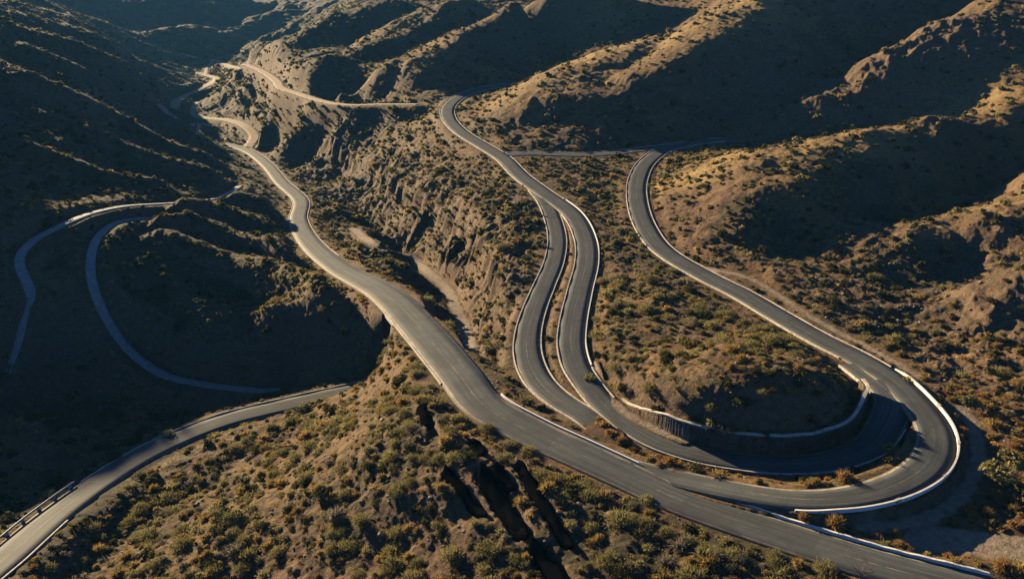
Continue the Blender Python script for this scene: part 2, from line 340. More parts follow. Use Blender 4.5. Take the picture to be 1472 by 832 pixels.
# dry gullies eroded into the foreground slope (pixels, depth, half width)
GULLY = [([(605,585),(614,605),(612,612)], 1.0, .9), ([(618,610),(625,628)], 1.0, .8), ([(640,672),(668,705),(700,742)], 1.3, 1.0), ([(680,632),(695,655)], 1.1, 1.0),
         ([(690,672),(712,705),(735,740),(758,775)], 1.6, 1.4), ([(712,668),(738,705)], 1.3, 1.0), ([(745,662),(770,705),(800,750),(824,790)], 1.4, 1.1),
         ([(765,780),(790,812),(820,850)], 1.6, 1.4), ([(715,648),(742,650)], 1.0, .9)]
GL = []
H = H2
for pix, a, w in GULLY:
    S = surf_line(pix, .3); GL.append(S)
    idx, d, z, wd, sg = dist_field(np.c_[S, np.linspace(0, 1, len(S))], w * 2.4 + 1.5, cell=.25)
    H.ravel()[idx] -= a * np.exp(-(d / w) ** 4) * np.minimum(sst(0, .1, wd), sst(0, .1, 1 - wd)) 

# dirt tracks drawn on the surface (pixels, width)
TRACKS = {
 'ledge': ([(508,328),(525,343),(545,352),(590,372),(618,392),(640,412),(655,440),(664,462),(672,488),(680,512)], 3.0),
 'bank': ([(985,372),(1015,384),(1080,400),(1120,425),(1160,451),(1205,477),(1250,500),(1290,522),(1330,545)], 1.6),
 'loop': ([(1385,585),(1402,620),(1406,655),(1397,690),(1372,722),(1335,742),(1290,754),(1240,757)], 2.2),
 'lay': ([(1325,778),(1370,776),(1420,782),(1500,792)], 5.0),
 'shoulder': ([(852,520),(862,545),(890,575),(930,596),(985,612)], 1.8),
 'valley': ([(355,215),(366,195),(352,181),(325,172),(300,170),(276,165),(254,155),(252,147),(266,138),(290,127),(312,113),(296,108),(284,104)], 8.0),
 'valley_far': ([(350,99),(325,93),(303,86),(285,84),(258,77),(226,72),(205,68)], 8.0),
 'spur': ([(296,108),(298,98),(306,88)], 4.0),
 'terrace': ([(228,150),(240,160),(262,175),(285,178),(310,182)], 3.5),
 'spur_low': ([(286,178),(284,194)], 2.5),
 'terrace_low': ([(278,165),(278,154),(286,147)], 4),
}
for k, (pix, w) in TRACKS.items():
    S = surf_line(pix, .8)
    S = smooth_cols(np.c_[S, np.full(len(S), float(w))], [0, 1], 2)
    S = smooth_cols(S, [2], min(14, len(S) // 2 - 2))
    ROAD[k] = S
    idx, d, z, wd, sg = dist_field(S, 12.0)
    EDGE[k] = (idx, d - wd / 2, z, wd, sg)
    dm = dmin.ravel(); dm[idx] = np.minimum(dm[idx], d - wd / 2); dmin = dm.reshape(H.shape)

FAR_TRACKS = ['valley', 'valley_far', 'spur', 'terrace', 'spur_low', 'terrace_low']
trackm = np.zeros(H.size, np.float32)
for k in TRACKS:
    if k not in FAR_TRACKS:
        idx, e, z, w, sg = EDGE[k]
        trackm[idx] = np.maximum(trackm[idx], sst(.5, -.55, e + .55 * fbm(X.ravel()[idx] / 2.6, Y.ravel()[idx] / 2.6, 3)))
# carve beds, cuts and fills
num = np.zeros(H.size); den = np.zeros(H.size); amt = np.zeros(H.size)
BAND = {'A': 7.0, 'D': 4.5, 'B': 4.0, 'C': 3.5, 'E': 5, 'J': 6, 'H': 4, 'I': 4, 'F': 5}
for k, (idx, e, z, w, sg) in EDGE.items():
    bed = np.maximum(e - (1.3 if k in 'HI' else .75 if k in BAND else .3), 0)
    q = 1 / (bed + .06) ** 2.2 * (1.0 if k in BAND else .15)
    num[idx] += q * (z - (.34 if k in 'HI' else .16 if k in BAND else .07)); den[idx] += q
    amt[idx] = np.maximum(amt[idx], 1 - sst(0, BAND.get(k, 2.2 if w[0] < 4 else 6), bed))
m = den > 0
Hf = H.ravel().astype(np.float64)
Hf[m] = Hf[m] * (1 - amt[m]) + num[m] / den[m] * amt[m]
H = Hf.reshape(H.shape).astype(np.float32)
H += (.30 * fbm(X / 3.1, Y / 3.1, 3) + .12 * fbm(X / .9, Y / .9, 2)) * sst(1.0, 3.2, dmin) * sst(16, 6, dmin) * (RG > 40)

# the ground behind the hairpin's inner retaining wall stands at the height of its top
def span(k, pa, pb):
    S = ROAD[k]; q = [project(*p[:3]) for p in S]
    f = lambda p: int(np.argmin([(a[0] - p[0]) ** 2 + (a[1] - p[1]) ** 2 for a in q]))
    return f(pa), f(pb)
I0, I1 = span('B', (868, 580), (1268, 560))
def wall_top(t): return 2.8 * sst(0, .22, t) * (1 - .35 * sst(.8, 1, t))
idx, d, z, w, sg = dist_field(np.c_[ROAD['B'][I0:I1, :3], np.linspace(0, 1, I1 - I0)], 16.0, cell=.25)
hw_ = np.interp(w, np.linspace(0, 1, I1 - I0), ROAD['B'][I0:I1, 3]) / 2
e = d - hw_
up = np.where((sg < 0) & (e > .9), 1, 0) * (1 - sst(5.0, 13.0, e)) * sst(0, .06, w) * (1 - sst(.96, 1, w))
hf = H.ravel(); tgt = z + wall_top(w) - .12
hf[idx] = np.where(up > 0, hf[idx] * (1 - up) + np.maximum(hf[idx], tgt) * up, hf[idx])
H = hf.reshape(H.shape)

def ground(x, y):
    a = math.degrees(math.atan2(x, y)); r = math.hypot(x, y)
    j = int(np.clip(np.searchsorted(az, a) - 1, 0, NA - 2)); i = int(np.clip(np.searchsorted(rr, r) - 1, 0, NR - 2))
    fa = (a - az[j]) / (az[j + 1] - az[j]); fr = (r - rr[i]) / (rr[i + 1] - rr[i])
    return float((H[i, j] * (1 - fa) + H[i, j + 1] * fa) * (1 - fr) + (H[i + 1, j] * (1 - fa) + H[i + 1, j + 1] * fa) * fr)
def ground_v(x, y):
    a = np.degrees(np.arctan2(x, y)); r = np.hypot(x, y)
    j = np.clip(np.searchsorted(az, a) - 1, 0, NA - 2); i = np.clip(np.searchsorted(rr, r) - 1, 0, NR - 2)
    fa = (a - az[j]) / (az[j + 1] - az[j]); fr = (r - rr[i]) / (rr[i + 1] - rr[i])
    return (H[i, j] * (1 - fa) + H[i, j + 1] * fa) * (1 - fr) + (H[i + 1, j] * (1 - fa) + H[i + 1, j + 1] * fa) * fr

# ------------------------------------------------------------------ materials
class NT:
    def __init__(s, name):
        s.m = bpy.data.materials.new(name); s.m.use_nodes = True
        s.t = s.m.node_tree; s.b = s.t.nodes['Principled BSDF']; s.b.inputs['Roughness'].default_value = .9
        s.b.inputs['Specular IOR Level'].default_value = .25
    def n(s, typ, **kw):
        nd = s.t.nodes.new(typ)
        for k, v in kw.items():
            if k in nd.inputs: nd.inputs[k].default_value = v
            else: setattr(nd, k, v)
        return nd
    def l(s, a, b): s.t.links.new(a, b)
    def pos(s):
        return s.n('ShaderNodeNewGeometry').outputs['Position']
    def noise(s, scale, detail=5, rough=.55, vec=None):
        nd = s.n('ShaderNodeTexNoise', Scale=scale, Detail=detail, Roughness=rough)
        s.l(vec if vec is not None else s.pos(), nd.inputs['Vector']); return nd.outputs['Fac']
    def ramp(s, fac, stops):
        nd = s.n('ShaderNodeValToRGB'); cr = nd.color_ramp
        while len(cr.elements) < len(stops): cr.elements.new(.5)
        for e, (p, c) in zip(cr.elements, stops):
            e.position = p; e.color = (c if isinstance(c, tuple) else (c,) * 3) + (1,)
        s.l(fac, nd.inputs[0]); return nd.outputs[0]
    def mix(s, fac, a, b, mode='MIX'):
        nd = s.n('ShaderNodeMix', data_type='RGBA', blend_type=mode)
        for v, i in ((fac, 0), (a, 6), (b, 7)):
            if isinstance(v, (int, float)): nd.inputs[i].default_value = v
            elif isinstance(v, tuple): nd.inputs[i].default_value = v + (1,)
            else: s.l(v, nd.inputs[i])
        return nd.outputs[2]
    def math(s, op, a, b=0.0, c=None):
        nd = s.n('ShaderNodeMath', operation=op)
        for i, v in enumerate((a, b, c)):
            if v is None: continue
            if isinstance(v, (int, float)): nd.inputs[i].default_value = v
            else: s.l(v, nd.inputs[i])
        return nd.outputs[0]
    def bump(s, h, strength, dist):
        nd = s.n('ShaderNodeBump', Strength=strength, Distance=dist); s.l(h, nd.inputs['Height']); s.l(nd.outputs[0], s.b.inputs['Normal'])
    def color(s, c):
        if isinstance(c, tuple): s.b.inputs['Base Color'].default_value = c + (1,)
        else: s.l(c, s.b.inputs['Base Color'])

def mat_ground():
    s = NT('desert_ground')
    big = s.noise(.035, 4); mid = s.noise(.22, 5, .6); fine = s.noise(1.6, 6, .65); grit = s.noise(7.0, 4, .7)
    soil = s.ramp(mid, [(.3, (.075, .040, .023)), (.5, (.135, .076, .042)), (.72, (.225, .138, .076))])
    dry = s.ramp(fine, [(.3, (.13, .08, .028)), (.6, (.30, .19, .066)), (.8, (.44, .295, .11))])
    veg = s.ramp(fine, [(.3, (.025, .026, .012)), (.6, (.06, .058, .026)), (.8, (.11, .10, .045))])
    rock = s.ramp(s.noise(.9, 6, .7), [(.25, (.065, .042, .030)), (.5, (.18, .12, .08)), (.75, (.32, .225, .155))])
    at_ = s.n('ShaderNodeAttribute', attribute_name='cover')
    sep = s.n('ShaderNodeSeparateColor'); s.l(at_.outputs['Color'], sep.inputs[0])
    gold, rockm, veg_shade = sep.outputs[0], sep.outputs[1], sep.outputs[2]
    c = s.mix(s.ramp(s.math('ADD', big, s.math('MULTIPLY', s.math('SUBTRACT', mid, .5), .6)), [(.42, 0.0), (.6, .75)]), soil, dry)
    c = s.mix(s.math('MULTIPLY', gold, s.ramp(fine, [(.2, .55), (.6, 1.0)])), c, s.ramp(fine, [(.25, (.26, .17, .06)), (.55, (.52, .36, .14)), (.8, (.62, .46, .20))]))
    vm = s.ramp(s.math('ADD', s.noise(.55, 4, .6), s.math('MULTIPLY', s.math('SUBTRACT', veg_shade, .4), .5)), [(.5, 0.0), (.62, .85)])
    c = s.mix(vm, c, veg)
    nrm = s.n('ShaderNodeSeparateXYZ'); s.l(s.n('ShaderNodeNewGeometry').outputs['True Normal'], nrm.inputs[0])
    steep = s.ramp(nrm.outputs[2], [(.62, 1.0), (.86, 0.0)])
    c = s.mix(s.math('MAXIMUM', s.math('MULTIPLY', steep, .8), rockm), c, rock)
    dirt = s.ramp(s.noise(.8, 6, .65), [(.3, (.22, .17, .125)), (.5, (.36, .29, .22)), (.75, (.50, .41, .32))])
    c = s.mix(s.math('MULTIPLY', at_.outputs['Alpha'], .9), c, dirt)
    c = s.mix(.75, c, s.ramp(grit, [(.25, .25), (.5, .72), (.75, 1.3)]), 'MULTIPLY')
    s.color(c)
    s.bump(s.math('ADD', s.math('MULTIPLY', fine, 1.0), s.math('MULTIPLY', grit, .45)), .9, .5)
    return s.m
def mat_asphalt():
    s = NT('worn_asphalt')
    uv = s.n('ShaderNodeUVMap', uv_map='UVMap'); sp = s.n('ShaderNodeSeparateXYZ'); s.l(uv.outputs[0], sp.inputs[0])
    u, v = sp.outputs[0], sp.outputs[1]            # u: -1..1 across, v: metres along
    st = s.n('ShaderNodeCombineXYZ'); s.l(s.math('MULTIPLY', u, 5.0), st.inputs[0]); s.l(s.math('MULTIPLY', v, .03), st.inputs[1])
    streak = s.noise(1.6, 5, .6, st.outputs[0])
    base = s.ramp(s.math('ADD', s.math('MULTIPLY', streak, .8), s.math('MULTIPLY', s.noise(.5, 4), .25)), [(.33, (.045, .053, .058)), (.52, (.084, .095, .099)), (.75, (.14, .148, .145))])
    base = s.mix(.7, base, s.ramp(s.noise(5, 5, .7), [(.3, .52), (.7, .95)]), 'MULTIPLY')
    au = s.math('ABSOLUTE', u)
    dusty = s.math('MULTIPLY', s.ramp(s.math('ADD', au, s.math('MULTIPLY', s.math('SUBTRACT', s.noise(.35, 5, .65), .5), .55)), [(.82, 0.0), (1.0, .75)]), 1.0)
    base = s.mix(dusty, base, (.24, .185, .125))
    wear = s.ramp(s.noise(.9, 5, .7), [(.38, .25), (.55, 1.0)])
    line = s.math('MULTIPLY', s.ramp(s.math('ABSOLUTE', s.math('SUBTRACT', au, .885)), [(.022, 1.0), (.03, 0.0)]), s.math('MULTIPLY', wear, .38))
    c = s.mix(line, base, (.62, .60, .54))
    cen = s.math('MULTIPLY', s.ramp(s.math('ABSOLUTE', s.math('ADD', u, -.03)), [(.018, 1.0), (.026, 0.0)]), s.math('MULTIPLY', s.math('MULTIPLY', wear, wear), s.ramp(s.noise(.11, 3, .6), [(.42, .05), (.6, .5)])))
    c = s.mix(cen, c, (.48, .38, .19))
    pv = s.n('ShaderNodeCombineXYZ'); s.l(s.math('MULTIPLY', u, .9), pv.inputs[0]); s.l(s.math('MULTIPLY', v, .16), pv.inputs[1])
    vor = s.n('ShaderNodeTexVoronoi', Scale=1.0, distance='CHEBYCHEV'); s.l(pv.outputs[0], vor.inputs['Vector'])
    vc = s.n('ShaderNodeSeparateColor'); s.l(vor.outputs['Color'], vc.inputs[0])
    c = s.mix(s.math('MULTIPLY', s.ramp(vc.outputs[0], [(.70, 0.0), (.72, 1.0)]), .4), c, s.mix(.65, c, (.03, .031, .03)))
    crk = s.n('ShaderNodeTexVoronoi', Scale=.45, feature='DISTANCE_TO_EDGE'); s.l(s.pos(), crk.inputs['Vector'])
    c = s.mix(s.math('MULTIPLY', s.ramp(crk.outputs['Distance'], [(.006, 1.0), (.016, 0.0)]), s.ramp(s.noise(.12, 2), [(.5, 0.0), (.62, .35)])), c, (.02, .02, .02))
    s.color(c); s.b.inputs['Roughness'].default_value = .78; s.b.inputs['Specular IOR Level'].default_value = .2
    s.bump(s.noise(9, 4, .7), .25, .05)
    return s.m
def mat_simple(name, stops, scale=2.0, rough=.9, bump=.4, dist=.08, detail=5):
    s = NT(name); f = s.noise(scale, detail, .62); s.color(s.ramp(f, stops)); s.b.inputs['Roughness'].default_value = rough
    s.bump(s.noise(scale * 3, 4, .65), bump, dist); return s.m
def mat_plant(name, lo, hi):
    s = NT(name)
    a = s.n('ShaderNodeAttribute', attribute_name='tint'); f = s.noise(1.1, 3)
    oi = s.n('ShaderNodeObjectInfo')
    k = s.math('ADD', s.math('MULTIPLY', a.outputs['Fac'], .8), s.math('MULTIPLY', oi.outputs['Random'], .2))
    s.color(s.mix(k, lo, hi)); s.b.inputs['Roughness'].default_value = .85
    s.b.inputs['Specular IOR Level'].default_value = .15
    tr = s.n('ShaderNodeBsdfTranslucent'); s.l(s.mix(k, lo, hi), tr.inputs[0])
    mx = s.n('ShaderNodeMixShader'); mx.inputs[0].default_value = .4
    out = s.t.nodes['Material Output']; s.l(s.b.outputs[0], mx.inputs[1]); s.l(tr.outputs[0], mx.inputs[2]); s.l(mx.outputs[0], out.inputs[0])
    return s.m
M_GROUND = mat_ground(); M_ROAD = mat_asphalt()
M_DIRT = mat_simple('packed_dirt', [(.3, (.20, .15, .105)), (.5, (.32, .25, .18)), (.75, (.46, .37, .28))], .5, detail=6)
M_LANE = mat_simple('pale_worn_paving', [(.3, (.15, .165, .172)), (.55, (.22, .238, .243)), (.75, (.31, .32, .315))], .8, rough=.8)
M_KERB = mat_simple('pale_concrete', [(.3, (.30, .265, .215)), (.5, (.52, .475, .41)), (.75, (.70, .66, .59))], 1.3)
M_WALL = mat_simple('stained_masonry', [(.3, (.045, .034, .026)), (.55, (.11, .083, .062)), (.75, (.19, .15, .115))], 1.6, bump=.9, dist=.15)
M_ROCK = mat_simple('weathered_rock', [(.3, (.12, .085, .062)), (.5, (.24, .18, .135)), (.75, (.38, .30, .235))], 1.4, bump=.8, dist=.12)
M_BLACK = mat_simple('matte_black', [(.3, (.002, .002, .002)), (.6, (.004, .004, .004)), (.85, (.012, .011, .01))], 3, bump=.7, dist=.06)
M_BLACK.node_tree.nodes['Principled BSDF'].inputs['Specular IOR Level'].default_value = 0.0
M_BLACK.node_tree.nodes['Principled BSDF'].inputs['Roughness'].default_value = 1.0
M_WHITE = mat_simple('white_painted_concrete', [(.25, (.55, .52, .46)), (.45, (.74, .72, .67)), (.75, (.82, .80, .76))], 1.1)
M_STEM = mat_simple('dry_bark', [(.3, (.09, .065, .045)), (.7, (.21, .16, .11))], 6)
M_STEEL = mat_simple('galvanised_steel', [(.3, (.35, .36, .36)), (.7, (.55, .56, .55))], 3, rough=.5, bump=.1)

# ------------------------------------------------------------------ mesh helpers
def mesh_np(name, co, quads, mats, smooth=False, mat_idx=None, tris=None):
    me = bpy.data.meshes.new(name)
    co = np.asarray(co, np.float32); q = np.asarray(quads, np.int32)
    k = q.shape[1]; nf = len(q)
    me.vertices.add(len(co)); me.vertices.foreach_set('co', co.ravel())
    me.loops.add(nf * k); me.loops.foreach_set('vertex_index', q.ravel())
    me.polygons.add(nf); me.polygons.foreach_set('loop_start', np.arange(0, nf * k, k, dtype=np.int32))
    if mat_idx is not None: me.polygons.foreach_set('material_index', np.asarray(mat_idx, np.int32))
    me.polygons.foreach_set('use_smooth', np.full(nf, smooth))
    for m in mats: me.materials.append(m)
    me.update(calc_edges=True); me.validate()
    return me
def link(name, me, parent=None, **props):
    o = bpy.data.objects.new(name, me); COL.objects.link(o)
    if parent is not None: o.parent = parent
    for k, v in props.items(): o[k] = v
    return o

# terrain
ii, jj = np.meshgrid(np.arange(NR - 1), np.arange(NA - 1), indexing='ij')
v0 = (ii * NA + jj).ravel()
quads = np.stack([v0, v0 + 1, v0 + NA + 1, v0 + NA], 1)[:, ::-1]
me = mesh_np('terrain', np.stack([X.ravel(), Y.ravel(), H.ravel()], 1), quads, [M_GROUND], True)
del quads, v0, ii, jj
GOLD = [(960,262,14,.9),(1000,248,14,1),(1060,225,18,1),(1150,206,18,1),(1250,190,20,1),(1350,165,20,1),(1472,132,24,1),(1440,300,16,.5),(1350,325,14,.35),(760,118,22,.9),(840,85,24,1),(900,64,24,1),(1000,30,24,1),(1080,5,24,1),(720,140,14,.6),
        (590,85,22,.5),(540,100,22,.5),(640,55,22,.6),(560,40,30,.5),(480,105,26,.5),(460,75,40,.5),(600,150,22,.4),(850,30,24,.5),(1250,735,5,.6),(1330,760,6,.6),(1100,735,3,.5)]
gold = np.zeros_like(H)
for px, py, rad, a in GOLD:
    s = surf(px, py); gold = np.maximum(gold, a * np.exp(-((X - s[0]) ** 2 + (Y - s[1]) ** 2) / rad ** 2))
gold = gold * np.clip(.75 + .8 * fbm(X / 16, Y / 16, 3), 0, 1.1) * sst(0, 2, dmin)
scrub = np.zeros_like(H)
for px, py, rad, a in [(330,120,70,.7),(380,140,60,.8),(430,160,45,.7),(470,165,35,.6),(440,190,30,.5),(600,230,60,.35),(560,180,50,.3),(1400,450,26,.6),(1300,420,26,.55),(1440,520,24,.5),(1300,330,30,.4),(1380,380,26,.5),(640,330,30,.3),(870,450,30,.25),(1000,450,30,.25)]:
    s = surf(px, py); scrub = np.maximum(scrub, a * np.exp(-((X - s[0]) ** 2 + (Y - s[1]) ** 2) / rad ** 2))
rockm = np.clip(rough * .45, 0, .8)
west_shade = sst(-20, -120, X + 0 * Y) * sst(60, 130, RG) * sst(1.15, .75, np.abs(AZG))  # shade put into the ground colour: darker cover across the left slope
veg_shade = np.clip(.45 + .9 * fbm(X / 30 + 9, Y / 30, 2) - .9 * gold + .55 * west_shade + .7 * scrub, 0, 1.3) / 1.3
cov = np.stack([gold, rockm, veg_shade, trackm.reshape(H.shape)], -1).reshape(-1, 4).astype(np.float32)
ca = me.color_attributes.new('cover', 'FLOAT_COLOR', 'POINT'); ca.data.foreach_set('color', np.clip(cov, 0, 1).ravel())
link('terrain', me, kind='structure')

# roads
def tangents(S):
    t = np.gradient(S[:, :2], axis=0); t /= np.linalg.norm(t, axis=1)[:, None] + 1e-9
    return t
FULL = {k: ROAD[k] for k in BAND}
def inside_other(k, pt, pad):
    for q, S in FULL.items():
        if q == k: continue
        d2 = (S[:, 0] - pt[0]) ** 2 + (S[:, 1] - pt[1]) ** 2; i = int(np.argmin(d2))
        if d2[i] < (S[i, 3] / 2 + pad) ** 2 and abs(S[i, 2] - pt[2]) < 1.5: return True
    return False
PRI = {k: i for i, k in enumerate(['A', 'B', 'D', 'C', 'E', 'J', 'H', 'I', 'F'])}
# a minor road meets its main road just under the main road's surface
for k, end, q, n_ in [('B', 1, 'D', 45), ('C', 0, 'B', 30), ('D', 1, 'A', 40), ('E', 1, 'B', 25)]:
    S = ROAD[k]; T = ROAD[q]
    for i in (range(len(S) - n_, len(S)) if end else range(n_)):
        d2 = (T[:, 0] - S[i, 0]) ** 2 + (T[:, 1] - S[i, 1]) ** 2; j = int(np.argmin(d2))
        w = 1 - sst(T[j, 3] / 2 + 0.3, T[j, 3] / 2 + (2.2 if k == 'D' else 6.0), math.sqrt(d2[j])); S[i, 2] = S[i, 2] * (1 - w) + (T[j, 2] - .04) * w
for k, end, n_, dep in [('C', 1, 9, .6), ('H', 0, 6, .5), ('I', 0, 8, .5), ('I', 1, 8, .5), ('J', 1, 8, .5)]:      # these run out under gravel and brush
    for i in range(n_): ROAD[k][-1 - i if end else i, 2] -= dep * (1 - i / n_) ** 1.5
NOK = {('A', 1): [((668, 548), (1530, 880))], ('A', -1): [((690, 575), (1530, 880)), ((470, 372), (690, 575))], ('D', 1): [((1250, 525), (870, 664))], ('D', -1): [((1262, 534), (870, 664))],
       ('B', -1): [((800, 290), (830, 530)), ((868, 580), (1268, 560))], ('J', -1): [((-110, 900), (140, 695))], ('J', 1): [((72, 745), (560, 549))]}
NOKI = {kk: [span(kk[0], *v) for v in vv] for kk, vv in NOK.items()}
def no_kerb(k, side, r, S):
    return any(a <= r < b for a, b in NOKI.get((k, side), []))
KERB = {'A': (1, 1), 'D': (1, 1), 'B': (1, 1), 'C': (1, 1), 'E': (1, 1), 'J': (1, 1)}
def ribbon(k, name, mat, kerb):
    S = ROAD[k]; t = tangents(S); nrm = np.stack([t[:, 1], -t[:, 0]], 1)      # right of travel
    L = np.r_[0, np.cumsum(np.linalg.norm(np.diff(S[:, :2], axis=0), axis=1))]
    us = np.array([-1.0, -1, -.5, 0, .5, 1, 1.0]); dz = np.array([-.5, 0, .03, .05, .03, 0, -.5])
    hw = S[:, 3] / 2
    if mat is M_DIRT:
        jit = np.array([[perlin(np.array([l / 3.0]), np.array([7.0 * s_]))[0] for l in L] for s_ in (1, 2)])
    co = np.zeros((len(S), 7, 3))
    for c in range(7):
        w = hw * us[c]
        if mat is M_DIRT: w = w * (1 + .45 * jit[0 if us[c] < 0 else 1])
        co[:, c, 0] = S[:, 0] + nrm[:, 0] * w; co[:, c, 1] = S[:, 1] + nrm[:, 1] * w; co[:, c, 2] = S[:, 2] + dz[c]
    i, j = np.meshgrid(np.arange(len(S) - 1), np.arange(6), indexing='ij'); v = (i * 7 + j).ravel()
    q = np.stack([v, v + 1, v + 8, v + 7], 1)
    me = mesh_np(name, co.reshape(-1, 3), q, [mat], True)
    uv = me.uv_layers.new(name='UVMap')
    UV = np.stack([np.broadcast_to(us, (len(S), 7)), np.broadcast_to(L[:, None], (len(S), 7))], -1).reshape(-1, 2)
    vi = np.empty(len(me.loops), np.int32); me.loops.foreach_get('vertex_index', vi)
    uv.data.foreach_set('uv', UV[vi].astype(np.float32).ravel())
    road = link(name, me, kind='structure')
    if kerb:
        for side in (-1, 1):
            vs, qs = [], []; prev = False; nv = 0
            for r in range(len(S)):
                c = S[r, :2] + nrm[r] * side * hw[r]
                if inside_other(k, (c[0], c[1], S[r, 2]), .35) or no_kerb(k, side, r, S): prev = False; continue
                a = S[r, :2] + nrm[r] * side * (hw[r] - .04); b = S[r, :2] + nrm[r] * side * (hw[r] + .19)
                h = .15 + .03 * math.sin(L[r] * .7)
                for p, z in ((a, -.2), (a, h), (b, h), (b, -.9)): vs.append((p[0], p[1], S[r, 2] + z))
                if prev:
                    for e in range(3):
                        f = (nv - 4 + e, nv + e, nv + e + 1, nv - 4 + e + 1); qs.append(f if side < 0 else f[::-1])
                nv += 4; prev = True
            if qs: link('kerb', mesh_np('kerb', vs, qs, [M_KERB]), kind='structure')
    return road
for k in MAIN:
    ribbon(k, 'dirt_road' if k in DIRT else 'narrow_road' if k in 'HI' else 'road', M_DIRT if k in DIRT else M_LANE if k in 'HI' else M_ROAD, k in KERB)
for k in FAR_TRACKS:
    ribbon(k, 'dirt_track', M_DIRT, False)

# ------------------------------------------------------------------ walls, rails
def box_run(Sx, nrm, o0, o1, z0, z1, flip=False):
    """a closed bar following samples: offsets o0..o1 along nrm, heights z0..z1 (arrays or numbers)"""
    m = len(Sx); f = lambda v: np.broadcast_to(np.asarray(v, float), (m,))
    o0, o1, z0, z1 = f(o0), f(o1), f(z0), f(z1)
    co = np.zeros((m, 4, 3))
    for c, (o, z) in enumerate(((o0, z0), (o0, z1), (o1, z1), (o1, z0))):
        co[:, c, 0] = Sx[:, 0] + nrm[:, 0] * o; co[:, c, 1] = Sx[:, 1] + nrm[:, 1] * o; co[:, c, 2] = Sx[:, 2] + z
    q = []
    for r in range(m - 1):
        for c in range(4):
            a, b = r * 4 + c, r * 4 + (c + 1) % 4
            q.append((a, b, b + 4, a + 4))
    q += [(3, 2, 1, 0), tuple((m - 1) * 4 + c for c in range(4))]
    return co.reshape(-1, 3), q
def bar(name, mat, S, o0, o1, z0, z1, parent=None, **props):
    t = tangents(S); nrm = np.stack([t[:, 1], -t[:, 0]], 1)
    co, q = box_run(S, nrm, o0, o1, z0, z1)
    me = mesh_np(name, co, q, [mat]); bm = bmesh.new(); bm.from_mesh(me); bmesh.ops.recalc_face_normals(bm, faces=bm.faces); bm.to_mesh(me); bm.free()
    return link(name, me, parent, **props)
def empty(name, loc, **props):
    o = bpy.data.objects.new(name, None); COL.objects.link(o); o.location = loc; o.empty_display_size = .3
    for k, v in props.items(): o[k] = v
    return o
def at_parent(o, parent):
    o.parent = parent; o.matrix_parent_inverse = Matrix.Translation(-Vector(parent.location))

S = ROAD['B'][I0:I1]; tt = np.linspace(0, 1, len(S)); hw = S[:, 3] / 2
jz = np.array([.10 * perlin(np.array([i * .23]), np.array([3.3]))[0] for i in range(len(S))])
top = wall_top(tt) + jz + .05
root = empty('retaining_wall', tuple(S[len(S) // 2, :3]), label='dark masonry retaining wall round the inside of the hairpin bend, topped by pale coping', category='retaining wall')
def rough_wall(name, S, off, thick, zb, zt, mat, parent, amp=.13):
    S = resample(S, .3); n_ = len(S); f = lambda v: np.interp(np.linspace(0, 1, n_), np.linspace(0, 1, len(v)), v)
    off, zt = f(off), f(zt); tg = tangents(S); nr_ = np.stack([tg[:, 1], -tg[:, 0]], 1); rows_ = 14
    u = np.arange(n_) * .3; co = np.zeros((n_, rows_ + 2, 3))
    for r in range(rows_ + 2):
        h = min(r, rows_ - 1) / (rows_ - 1); z = zb + (zt - zb) * h
        o = off + (0 if r < rows_ else thick) + h * .25
        if r < rows_:
            o = o + amp * (fbm(u / 2.4, z / .9, 2) + .35 * np.sign(np.sin(z * 5.2 + fbm(u, z * 0, 1))))
            z = z + (.10 * fbm(u / .9, u * 0 + 4.4, 3) if r == rows_ - 1 else 0)
        elif r == rows_ + 1: z = zt * 0 + zb
        co[:, r, 0] = S[:, 0] - nr_[:, 0] * o; co[:, r, 1] = S[:, 1] - nr_[:, 1] * o; co[:, r, 2] = S[:, 2] + z
    R_ = rows_ + 2; i, j = np.meshgrid(np.arange(n_ - 1), np.arange(R_ - 1), indexing='ij'); v = (i * R_ + j).ravel()
    return link(name, mesh_np(name, co.reshape(-1, 3), np.stack([v, v + R_, v + R_ + 1, v + 1], 1), [mat]), parent)
w_ = rough_wall('masonry', S, hw + .8, .8, -.8, top, M_WALL, root); at_parent(w_, root)
c_ = bar('coping', M_KERB, S, -(hw + 1.0 + jz), -(hw + 1.55 + 2 * jz), top - .1, top + .14 + jz); at_parent(c_, root)
j0, j1 = span('D', (1262, 534), (1135, 717))
S = ROAD['D'][j0:j1]; hw = S[:, 3] / 2; tt = np.linspace(0, 1, len(S)); tp = np.minimum(sst(0, .06, tt), 1 - sst(.9, 1, tt))
root = empty('parapet_wall', tuple(S[len(S) // 2, :3]), label='white painted parapet curving round the outside of the big hairpin bend', category='parapet')
o_ = bar('parapet', M_WHITE, S, -(hw + .1), -(hw + .36), -.3, .12 + .36 * tp); at_parent(o_, root)
o_ = bar('foundation', M_WALL, S, -(hw + .0), -(hw + .36), -4.2, -.303); at_parent(o_, root)
for f in (.24, .43, .6, .76):
    i = int(f * len(S)); o_ = bar('post', M_KERB, S[i:i + 2], -(hw[i] + .06), -(hw[i] + .41), -.2, .58); at_parent(o_, root)
j0, j1 = span('A', (1035, 738), (1440, 860))
S = ROAD['A'][j0:j1]; hw = S[:, 3] / 2; tt = np.linspace(0, 1, len(S)); gz = np.array([.05 * math.sin(i * .4) + .04 * math.sin(i * 1.7) for i in range(len(S))])
bar('parapet_wall', M_WHITE, S, -(hw + .1), -(hw + .38), -.8, .30 * sst(0, .1, tt) + .1 + gz, label='low weathered white parapet along the near stretch of the wide main road', category='parapet')
j0, j1 = span('A', (690, 575), (905, 684))
S = ROAD['A'][j0:j1]; hw = S[:, 3] / 2
